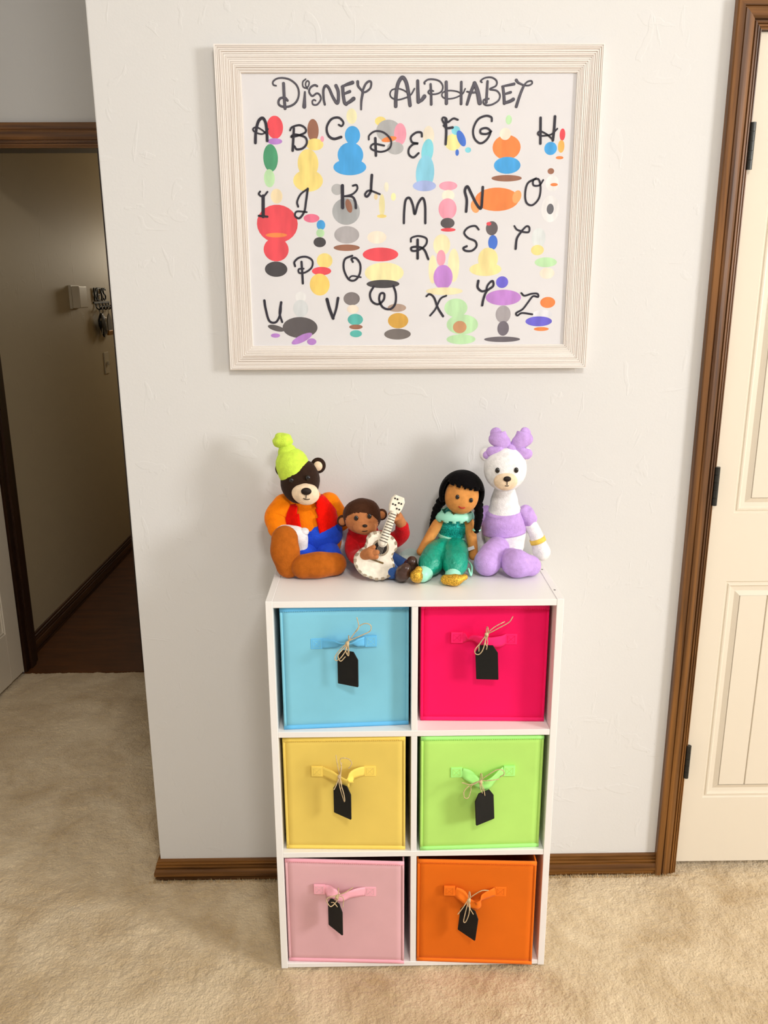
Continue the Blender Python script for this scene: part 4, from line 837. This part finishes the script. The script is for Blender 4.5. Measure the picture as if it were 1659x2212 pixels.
    loopw = [kn + Vector((.002, -.0075, 0)), kn + Vector((.003, -.002, .0125)), kn + Vector((.002, .010, .010)), kn + Vector((.001, .011, -.010)), kn + Vector((0, -.002, -.0125)), kn + Vector((0, -.0075, 0))]
    mesh('twine_wrap', tube(loopw, .0011, 6, 6), M_TWINE, tg, True)
    hole = Mt @ Vector((0, -.002, -.007))
    mesh('twine_eyelet', tube([kn + Vector((0, -.006, -.002)), (kn + hole) / 2 + Vector((.002, -.004, 0)), hole + Vector((0, -.001, 0)), hole + Vector((0, .003, .001)), (kn + hole) / 2 + Vector((-.002, .003, 0)), kn + Vector((0, .002, -.006))], .0010, 6, 6), M_TWINE, tg, True)
    tg.location.y -= .005

for k in ('blue', 'hot', 'yellow', 'green', 'blush', 'orange'):
    make_bin(k)

# ------------------------------------------------------------------ soft toys on the shelf top (plain plush bears and rag dolls)
TOP = SH
def plush(name, c, sheen=.35, b=.6, bs=420, v=.10): return mat('plush_' + name, c, 1.0, var=v, vscale=90, bump=b, bscale=bs, sheen=sheen, bdist=.0022, spec=.04)
P_ORANGE = plush('orange', '#ff8410'); P_RED = plush('red', '#e81408'); P_BLUE = plush('blue', '#2a52d8'); P_RUST = plush('rust', '#b4601c', v=.12)
P_WHITE = plush('white', '#f4f2f2'); P_GREYW = plush('glove', '#eceaec'); P_LIME = plush('lime', '#cdea52'); P_DKBR = plush('dark_brown', '#33241c'); P_CREAM = plush('cream', '#f2d8b8')
P_LILAC = plush('lilac', '#c8a4e4'); P_YEL = plush('yellow', '#f6d060'); P_TAN = plush('tan', '#b9784c', b=.2); P_HONEY = plush('honey', '#d89450', b=.2)
P_HAIR = plush('hair_brown', '#452a1c', b=.8, bs=160); P_BLK = plush('hair_black', '#0f0d0e', .2, b=.6, bs=200)
P_CRIM = plush('crimson', '#c41a20'); P_DENIM = plush('denim', '#3c5f9e', b=.5, bs=600)
M_EYE = mat('toy_eye', '#120c0c', .12, spec=.6)
M_THREAD = mat('dark_thread', '#20140f', .6)
M_LEATH = mat('brown_leatherette', '#43291f', .32, spec=.5, bump=.15, bscale=200)
M_SATIN = mat('teal_satin', '#0f9c80', .36, spec=.5, var=.15, vscale=30, bump=.9, bscale=42, bdist=.012, stretch=(1, .5, 1))
M_GLIT = mat('teal_sequin', '#1ba89c', .3, metal=.35, var=.45, vscale=420, bump=.6, bscale=420, detail=1)
M_MINT = mat('mint_satin', '#a4ead0', .4, spec=.5, bump=.2, bscale=80)
M_GOLD = mat('gold_glitter', '#d8a83c', .35, metal=.6, var=.4, vscale=380, bump=.7, bscale=380, detail=1)

def smile(c, w, d, m, parent, r=.0009, rot=0):
    E = Euler((0, math.radians(rot), 0)).to_matrix(); c = Vector(c)
    mesh('mouth', tube([c + E @ Vector((w * t, .006 * abs(t) ** 2 * 1.0, d * t * t)) for t in (-1, -.5, 0, .5, 1)], r, 6), m, parent, True)

# --- bear in an orange top
b1 = thing('plush_toy', (-0.22, -.10, TOP), 'seated plush toy in orange top, blue trousers and lime green hat', 'plush toy', 'soft toys on the shelf top')
mesh('torso', loft([(-.209, -.078, .968), (-.220, -.078, .992), (-.232, -.076, 1.030), (-.240, -.078, 1.062)], [.052, .058, .060, .040], n=24, squash=(.74, 1.0)), P_ORANGE, b1, True)
mesh('trousers', loft([(-.204, -.070, .942), (-.208, -.076, .962), (-.211, -.077, .978)], [.040, .053, .0555], n=24, squash=(.86, 1.02)), P_BLUE, b1, True)
mesh('trouser_leg', loft([(-.226, -.09, .949), (-.246, -.125, .947)], [.032, .027], n=20), P_BLUE, b1, True)
mesh('trouser_leg', loft([(-.196, -.09, .949), (-.182, -.125, .944)], [.032, .027], n=20), P_BLUE, b1, True)
mesh('vest_panel', shell((-.228, -.077, 1.018), (.0605, .047, .062), lambda d: -.96 < d.x < -.30 and d.y < .2 and -.6 < d.z < .75, (0, -12, 0), .0035), P_RED, b1, True)
mesh('vest_panel', shell((-.226, -.077, 1.014), (.0605, .047, .066), lambda d: .30 + .12 * d.z < d.x < .98 and d.y < .2 and -.85 < d.z < .8, (0, -12, 0), .0035), P_RED, b1, True)
mesh('sleeve', loft([(-.286, -.078, 1.052), (-.303, -.088, 1.028), (-.300, -.108, 1.006)], [.027, .028, .022], n=20), P_ORANGE, b1, True)
mesh('sleeve', loft([(-.186, -.062, 1.052), (-.168, -.054, 1.022), (-.158, -.050, .996)], [.026, .024, .021], n=20), P_ORANGE, b1, True)
mesh('mitten', join(loft([(-.293, -.118, 1.000), (-.270, -.130, 1.000), (-.250, -.132, .995), (-.247, -.128, .965)], [.018, .020, .019, .016], n=18), ellipsoid((-.238, -.134, 1.006), (.011, .010, .009))), P_GREYW, b1, True)
mesh('mitten', join(loft([(-.153, -.050, .986), (-.148, -.052, .958), (-.143, -.056, .934)], [.019, .022, .021], n=18), ellipsoid((-.158, -.064, .958), (.010, .010, .013))), P_GREYW, b1, True)
mesh('foot', loft([(-.279, -.160, 1.001), (-.278, -.168, .975), (-.271, -.170, .943)], [.0295, .0325, .0285], n=24, squash=(.62, 1.0)), P_RUST, b1, True)
mesh('foot', loft([(-.238, -.176, .9395), (-.206, -.174, .9420), (-.170, -.158, .9385)], [.028, .0305, .0265], n=24, squash=(.86, .98)), P_RUST, b1, True)
mesh('head', ellipsoid((-.246, -.098, 1.113), (.044, .040, .050), (0, 12, 0), lump=.05), P_DKBR, b1, True)
for c in ((-.285, -.092, 1.140), (-.206, -.092, 1.147)):
    e = mesh('ear', ellipsoid(c, (.017, .010, .018)), P_DKBR, b1, True)
    mesh('ear_lining', ellipsoid((c[0], c[1] - .006, c[2]), (.0105, .0065, .0115)), P_CREAM, e, True)
mz = mesh('muzzle', ellipsoid((-.232, -.132, 1.092), (.031, .022, .024), (0, 12, 0), lump=.06), P_CREAM, b1, True)
mesh('nose', ellipsoid((-.229, -.1545, 1.103), (.0115, .006, .008)), M_THREAD, b1, True)
mesh('mouth', tube([(-.229, -.1555, 1.096), (-.230, -.1555, 1.088)], .0010, 6), M_THREAD, b1, True)
smile((-.230, -.1545, 1.085), .011, .003, M_THREAD, b1, .001, 10)
for c in ((-.262, -.134, 1.123), (-.226, -.136, 1.129)):
    mesh('eye', ellipsoid(c, (.0052, .004, .0058)), M_EYE, b1, True)
ht = mesh('knit_hat', loft([(-.2600, -.097, 1.140), (-.267, -.095, 1.160), (-.273, -.093, 1.176)], [.0345, .0325, .0215], n=28, squash=(.95, 1.0)), P_LIME, b1, True)
mesh('hat_cuff', loft([(-.2585, -.0975, 1.1365), (-.2635, -.0965, 1.1515)], [.0372, .0368], n=28, squash=(.95, 1.0), caps=True, per=4), P_LIME, ht, True)
mesh('pompom', ellipsoid((-.283, -.090, 1.203), (.0215, .020, .0180), lump=.18, seed=2), P_LIME, ht, True)

# --- rag doll in a red top, and the toy guitar it holds
b2 = thing('plush_toy', (-0.10, -.11, TOP), 'small tan faced plush toy in red top and jeans holding a guitar', 'plush toy', 'soft toys on the shelf top')
mesh('torso', loft([(-.100, -.075, .937), (-.104, -.078, .962), (-.108, -.080, .990)], [.034, .039, .032], n=22, squash=(.8, 1.05)), P_CRIM, b2, True)
mesh('collar', loft([(-.108, -.085, .992), (-.1085, -.088, 1.002)], [.033, .031], n=22, squash=(.85, 1.0)), P_CRIM, b2, True)
mesh('head', ellipsoid((-.1085, -.102, 1.037), (.0435, .0385, .0405), (0, 8, 0), lump=.04), P_HAIR, b2, True)
mesh('face', shell((-.1085, -.102, 1.037), (.0432, .0382, .0402), lambda d: d.y < -.42 and (d.x / .80) ** 2 + ((d.z + .22) / .62) ** 2 < 1, (0, 8, 0), .0025, 96, 60), P_TAN, b2, True)
mesh('muzzle', ellipsoid((-.1035, -.132, 1.0195), (.027, .016, .0175), (0, 8, 0)), P_TAN, b2, True)
for c in ((-.153, -.103, 1.026), (-.0655, -.103, 1.040)):
    e = mesh('ear', ellipsoid(c, (.0125, .007, .0135)), P_HAIR, b2, True)
    mesh('ear_lining', ellipsoid((c[0], c[1] - .0045, c[2]), (.0085, .005, .0092)), P_TAN, e, True)
for c in ((-.1215, -.1425, 1.043), (-.0925, -.1420, 1.047)):
    mesh('eye', ellipsoid(c, (.0048, .003, .0056)), M_EYE, b2, True)
mesh('nose', ellipsoid((-.1025, -.1470, 1.0265), (.0055, .0030, .0035)), M_THREAD, b2, True)
smile((-.1025, -.1475, 1.0145), .013, .004, M_THREAD, b2, .0010, -6)
mesh('sleeve', loft([(-.128, -.086, .985), (-.132, -.104, .962), (-.124, -.135, .952), (-.110, -.164, .965)], [.017, .0175, .016, .0145], n=18), P_CRIM, b2, True)
mesh('hand', join(loft([(-.104, -.176, .970), (-.090, -.190, .978)], [.0120, .0130], n=16), tube([(-.087, -.196, .980), (-.077, -.198, .982)], .006, 10), tube([(-.089, -.194, .971), (-.079, -.197, .972)], .006, 10), tube([(-.093, -.190, .987), (-.084, -.192, .992)], .005, 10)), P_TAN, b2, True)
mesh('sleeve', loft([(-.070, -.080, .978), (-.040, -.088, .975), (-.021, -.098, .992), (-.020, -.112, 1.014)], [.018, .019, .018, .015], n=18), P_CRIM, b2, True)
mesh('hand', join(loft([(-.022, -.116, 1.022), (-.032, -.128, 1.042)], [.012, .0125], n=16), tube([(-.036, -.134, 1.050), (-.046, -.146, 1.052)], .0055, 10), tube([(-.032, -.138, 1.040), (-.042, -.149, 1.042)], .0055, 10), tube([(-.028, -.130, 1.050), (-.034, -.142, 1.058)], .005, 10)), P_TAN, b2, True)
mesh('jeans', join(loft([(-.092, -.085, .934), (-.062, -.122, .934), (-.044, -.172, .929)], [.0215, .019, .0165], n=18), loft([(-.078, -.070, .934), (-.046, -.098, .932), (-.014, -.132, .928)], [.0215, .019, .0155], n=18)), P_DENIM, b2, True)
mesh('shoe', loft([(-.024, -.188, .9275), (-.020, -.200, .938), (-.016, -.204, .9475)], [.0155, .0175, .0125], n=20, squash=(1.05, .95)), M_LEATH, b2, True)
mesh('shoe', loft([(-.006, -.146, .9275), (-.002, -.154, .938), (.0, -.158, .9475)], [.0155, .0175, .0125], n=20, squash=(1.05, .95)), M_LEATH, b2, True)

gt = thing('toy_guitar', (-.083, -.165, TOP), 'cream cloth toy guitar with checked edge held by small toy', 'toy guitar')
P_GUIT = plush('guitar_cream', '#efe6d4', .2, b=.1); P_TAUPE = plush('guitar_taupe', '#a2937e', .2, b=.1)
g0, g1 = Vector((-.0860, -.172, .937)), Vector((-.0300, -.135, 1.079))
gu = (g1 - g0).normalized(); gn = Vector((.12, -.93, .28)); gw = gn.cross(gu).normalized(); gn = gu.cross(gw).normalized()
if gn.y > 0: gn = -gn
if gw.x < 0: gw = -gw
MG = Matrix((gw, -gn, gu)).transposed().to_4x4(); MG.translation = g0      # local x across, y into the body, z along the neck
dense = []
for i in range(400):
    a = 2 * math.pi * i / 400
    u = (1 - math.cos(a)) / 2
    lo_ = .0455 * math.sqrt(max(0, 1 - ((u - .31) / .325) ** 2)); hi_ = .0345 * math.sqrt(max(0, 1 - ((u - .77) / .24) ** 2))
    ww = (lo_ ** 6 + hi_ ** 6 + (.029 ** 6 if .40 < u < .66 else 0)) ** (1 / 6)
    dense.append((ww if math.sin(a) >= 0 else -ww, -.024 + u * .104))
per = [0.0]
for i in range(400):
    p0, p1 = dense[i], dense[(i + 1) % 400]; per.append(per[-1] + math.hypot(p1[0] - p0[0], p1[1] - p0[1]))
NG = 46
gl_ = []
for k in range(NG):
    s_ = per[-1] * k / NG; i = max(q for q in range(400) if per[q] <= s_)
    f = (s_ - per[i]) / max(1e-9, per[i + 1] - per[i]); p0, p1 = dense[i], dense[(i + 1) % 400]
    gl_.append((p0[0] + (p1[0] - p0[0]) * f, p0[1] + (p1[1] - p0[1]) * f))
body_o = fix_normals(mesh('guitar_body', prism(gl_, MG, .014, -.006, .004), P_GUIT, gt, False))
for i in range(NG):                                      # alternate taupe checks round the edge band
    if i % 2: continue
    (xa, za), (xb, zb_) = gl_[i], gl_[(i + 1) % NG]
    V = []
    for (x, z) in ((xa, za), (xb, zb_)):
        for y in (-.0068, .012):
            V.append(MG @ Vector((x * 1.006, y, (z - .028) * 1.006 + .028)))
    for (x, z) in ((xa, za), (xb, zb_)):
        for y in (-.0068, .012):
            V.append(MG @ Vector((x * .89, y, (z - .028) * .90 + .028)))
    fix_normals(mesh('edge_check', (V, [(0, 1, 3, 2), (4, 6, 7, 5), (0, 4, 5, 1), (2, 3, 7, 6), (0, 2, 6, 4), (1, 5, 7, 3)]), P_TAUPE, body_o))
disc = lambda r, z, y0, y1: prism([(r * math.cos(2 * math.pi * k / 28), z + r * math.sin(2 * math.pi * k / 28)) for k in range(28)], MG, y0, y1)
fix_normals(mesh('rosette', disc(.0185, .046, -.0055, -.0065), P_TAUPE, gt)); fix_normals(mesh('sound_hole', disc(.0140, .046, -.006, -.0072), mat('hole_dark', '#221a14', .8), gt))
nk = fix_normals(mesh('neck', xform(join(loft([(0, -.006, .058), (0, -.006, .130)], [.0105, .0075], n=14, squash=(.75, 1.0), up=(0, -1, 0))), MG), P_GUIT, gt, True))
for k in range(11):
    z = .062 + k * .0062
    mesh('fret', xform(box(-.0092 + k * .0002, .0092 - k * .0002, -.0142 + k * .00018, -.0128 + k * .00018, z - .0007, z + .0007), MG), mat('fret_dark', '#3a3026', .6), nk)
hs = fix_normals(mesh('headstock', prism([(-.011, .128), (.011, .128), (.0145, .140), (.0150, .156), (.010, .165), (-.010, .165), (-.0150, .156), (-.0145, .140)], MG, .004, -.011, .002), P_GUIT, gt))
for r in range(4):
    for c in (-.0085, -.0028, .0028, .0085):
        if (r + int(c * 1000 + 20)) % 2: continue
        mesh('peg_mark', xform(box(c - .0018, c + .0018, -.0118, -.0108, .136 + r * .0065, .1395 + r * .0065), MG), mat('print_black', '#16120f', .6), hs)
mesh('bridge', xform(box(-.018, .018, -.0085, -.0055, .0150, .0185, .0008, 1), MG), mat('bridge_brass', '#6e5424', .45), gt)
for k in range(5):
    x = -.006 + k * .003
    mesh('string', xform(tube([(x, -.0085, .017), (x * .95, -.0135, .062)], .00035, 5, 2), MG), mat('string_grey', '#b8b4ac', .4), gt)

# --- rag doll in teal
b3 = thing('plush_toy', (0.10, -.11, TOP), 'seated black haired cloth doll in teal outfit and gold shoes', 'plush toy', 'soft toys on the shelf top')
mesh('torso', loft([(.100, -.072, .950), (.103, -.073, .975), (.106, -.074, 1.000), (.108, -.076, 1.022)], [.033, .029, .034, .026], n=22, squash=(.72, 1.0)), M_GLIT, b3, True)
mesh('sash', loft([(.1015, -.0725, .968), (.1030, -.0725, .976)], [.0325, .0322], n=24, squash=(.76, 1.0), caps=False, per=3), M_MINT, b3, True)
mesh('collar', shell((.108, -.077, 1.022), (.041, .031, .021), lambda d: -.20 + .14 * math.sin(16 * d.x) < d.z < .66 + .12 * math.sin(14 * d.x), (0, 0, 0), .004), M_MINT, b3, True)
mesh('neck', loft([(.109, -.080, 1.024), (.112, -.085, 1.042)], [.0135, .013], n=16), P_HONEY, b3, True)
mesh('head', ellipsoid((.121, -.098, 1.076), (.038, .034, .041), (0, 14, 0), power=.95), P_HONEY, b3, True)
mesh('hair', shell((.1215, -.092, 1.081), (.0445, .040, .0465), lambda d: (d.y > -.30 or d.z > .44 + .06 * math.sin(22 * d.x)) and d.z > -.55, (0, 14, 0), .007), P_BLK, b3, True)
for pts in ([(.080, -.082, 1.066), (.067, -.078, 1.040), (.061, -.070, 1.012), (.057, -.062, .985)], [(.159, -.096, 1.052), (.160, -.104, 1.034), (.158, -.108, 1.016), (.155, -.110, 1.000)]):
    br = mesh('braid', join(*[ellipsoid(q, (.0125 - .0006 * k, .011, .0085), (0, (-25, 25)[k % 2], 0), nu=16, nv=10) for k, q in enumerate(catmull(pts, 3))]), P_BLK, b3, True)
    mesh('hair_tie', ellipsoid(pts[-1], (.0098, .0098, .0040)), M_MINT, br, True)
for c in ((.108, -.1310, 1.082), (.1385, -.1300, 1.074)):
    mesh('eye', ellipsoid(c, (.0044, .003, .0052)), M_EYE, b3, True)
smile((.118, -.1310, 1.0565), .009, .003, mat('lip_thread', '#b83428', .5), b3, .0016, 12)
mesh('arm', loft([(.077, -.075, 1.018), (.060, -.085, .992), (.043, -.100, .968), (.029, -.112, .950)], [.0130, .0125, .0115, .0095], n=16), P_HONEY, b3, True)
mesh('arm', loft([(.138, -.078, 1.016), (.145, -.086, .985), (.149, -.094, .955), (.150, -.100, .935)], [.0130, .0125, .0115, .0100], n=16), P_HONEY, b3, True)
mesh('trouser_leg', loft([(.090, -.078, .944), (.066, -.125, .948), (.048, -.170, .942), (.033, -.200, .9295)], [.030, .031, .028, .0165], n=22), M_SATIN, b3, True)
mesh('trouser_leg', loft([(.110, -.080, .945), (.104, -.130, .948), (.100, -.180, .942), (.093, -.208, .9295)], [.031, .032, .028, .0165], n=22), M_SATIN, b3, True)
mesh('trouser_cuff', loft([(.0335, -.199, .9292), (.027, -.209, .9286)], [.0178, .0168], n=20), M_MINT, b3, True)
mesh('trouser_cuff', loft([(.0935, -.207, .929), (.092, -.217, .927)], [.0172, .0160], n=20), M_MINT, b3, True)
mesh('shoe', loft([(.017, -.212, .9245), (.013, -.230, .935), (.018, -.233, .949)], [.0125, .0140, .0080], n=18), M_GOLD, b3, True)
mesh('shoe', loft([(.076, -.228, .9245), (.096, -.233, .9250), (.117, -.229, .9300)], [.0110, .0135, .0065], n=18, squash=(1.0, 1.0)), M_GOLD, b3, True)
gz = bpy.data.materials.new('aqua_gauze'); gz.use_nodes = True
nt = gz.node_tree; b_ = nt.nodes['Principled BSDF']; b_.inputs['Base Color'].default_value = lin('#bfe6dc'); b_.inputs['Alpha'].default_value = .42; b_.inputs['Roughness'].default_value = .7
V, F = [], []
for i in range(13):
    for j in range(7):
        u, v = i / 12, j / 6
        x = -.028 + .062 * u; z = TOP + .0012 + (.030 * math.sin(math.pi * u) ** .7) * v
        V.append((x, -.066 - .012 * math.sin(5 * u) + .010 * v, z))
for i in range(12):
    for j in range(6): F.append((i * 7 + j, i * 7 + 7 + j, i * 7 + 8 + j, i * 7 + j + 1))
mesh('gauze_trim', (V, F), gz, b3, True)
mesh('ribbon', tube([(.134, -.150, .938), (.139, -.170, .933), (.136, -.180, .916), (.131, -.176, .930)], .0022, 8), M_MINT, b3, True)
mesh('care_label', xform(box(-.010, .010, -.0004, .0004, -.004, .004), Matrix.Translation((.141, -.112, .9560)) @ Matrix.Rotation(math.radians(-20), 4, 'Y')), P_WHITE, b3)

# --- white bear with a lilac bow
b4 = thing('plush_toy', (0.215, -.10, TOP), 'tall white plush toy in lilac top with a big lilac bow', 'plush toy', 'soft toys on the shelf top')
mesh('body', loft([(.222, -.070, .947), (.220, -.072, .975), (.217, -.074, 1.01), (.214, -.080, 1.045), (.213, -.088, 1.085)], [.046, .050, .046, .032, .023], n=24, squash=(.74, 1.0)), P_WHITE, b4, True)
mesh('shirt', loft([(.2185, -.073, .982), (.2165, -.074, 1.008), (.2150, -.076, 1.032), (.2140, -.080, 1.046)], [.0505, .0510, .0440, .030], n=26, squash=(.78, 1.0), caps=False), P_LILAC, b4, True)
mesh('puff_sleeve', ellipsoid((.1715, -.064, 1.022), (.022, .020, .023), (0, 25, 0), lump=.2), P_LILAC, b4, True)
mesh('puff_sleeve', ellipsoid((.2665, -.078, 1.022), (.022, .022, .025), (0, -25, 0), lump=.2, seed=3), P_LILAC, b4, True)
mesh('arm', loft([(.170, -.058, 1.008), (.166, -.050, .980), (.166, -.048, .942)], [.015, .0145, .016], n=18), P_WHITE, b4, True)
mesh('arm', loft([(.272, -.078, 1.008), (.287, -.080, .984), (.297, -.082, .958), (.304, -.085, .938)], [.0160, .0155, .0175, .0205], n=18), P_WHITE, b4, True)
mesh('wristband', loft([(.2925, -.081, .9705), (.2965, -.082, .9605)], [.0182, .0186], n=22, caps=False, per=3), P_YEL, b4, True)
mesh('foot', loft([(.196, -.118, .958), (.183, -.142, .951), (.167, -.166, .9415)], [.028, .031, .030], n=24), P_LILAC, b4, True)
mesh('foot', loft([(.222, -.158, .943), (.231, -.180, .943), (.262, -.172, .935)], [.028, .032, .0235], n=24), P_LILAC, b4, True)
mesh('head', ellipsoid((.2115, -.100, 1.138), (.048, .041, .050), lump=.05), P_WHITE, b4, True)
for c in ((.168, -.095, 1.170), (.256, -.095, 1.170)):
    e = mesh('ear', ellipsoid(c, (.0145, .009, .0155)), P_WHITE, b4, True)
    mesh('ear_lining', ellipsoid((c[0], c[1] - .0055, c[2]), (.009, .0055, .0095)), P_LILAC, e, True)
mesh('muzzle', ellipsoid((.207, -.136, 1.118), (.026, .017, .020), lump=.04), P_CREAM, b4, True)
mesh('nose', ellipsoid((.207, -.1535, 1.127), (.0085, .0045, .006)), M_THREAD, b4, True)
mesh('mouth', tube([(.207, -.1535, 1.121), (.207, -.1540, 1.114)], .0009, 6), M_THREAD, b4, True)
smile((.207, -.1525, 1.111), .009, .0028, M_THREAD, b4, .0009)
for c in ((.1875, -.1385, 1.143), (.2285, -.1385, 1.143)):
    mesh('eye', ellipsoid(c, (.0050, .0035, .0062)), M_EYE, b4, True)
def bow_loop(s_, sd):
    c = Vector((.221, -.098, 1.184))
    return loft([c, c + Vector((s_ * .016, -.006, .012)), c + Vector((s_ * .030, -.002, .026)), c + Vector((s_ * .033, .004, .034))], [.008, .017, .0215, .013], n=20, squash=(.55, 1.0))
bw = mesh('bow', ellipsoid((.221, -.104, 1.185), (.012, .010, .010)), P_LILAC, b4, True)
mesh('bow_loop', bow_loop(-1, 1), P_LILAC, bw, True); mesh('bow_loop', bow_loop(1, 2), P_LILAC, bw, True)
mesh('bow_tail', loft([(.214, -.104, 1.183), (.196, -.110, 1.180), (.178, -.106, 1.178)], [.006, .011, .012], n=16, squash=(.5, 1.0)), P_LILAC, bw, True)
mesh('bow_tail', loft([(.228, -.104, 1.183), (.246, -.110, 1.177), (.258, -.106, 1.172)], [.006, .011, .012], n=16, squash=(.5, 1.0)), P_LILAC, bw, True)

# the toys lean where they were set down, close but not into each other
b2.location.y -= .016
gt.location.y -= .024
b3.location.x -= .006
gt.location.z += .005
def settle(t, names):
    """every foot, shoe and seat rests on the shelf top"""
    for o in t.children:
        if o.type == 'MESH' and o.name.split('.')[0] in names:
            lo = min(base_of(o).z + v.co.z for v in o.data.vertices)
            o.location.z += TOP + .0002 - lo
settle(b1, ('foot', 'trousers')); settle(b2, ('shoe', 'torso')); settle(b3, ('shoe',)); settle(b4, ('foot', 'body'))
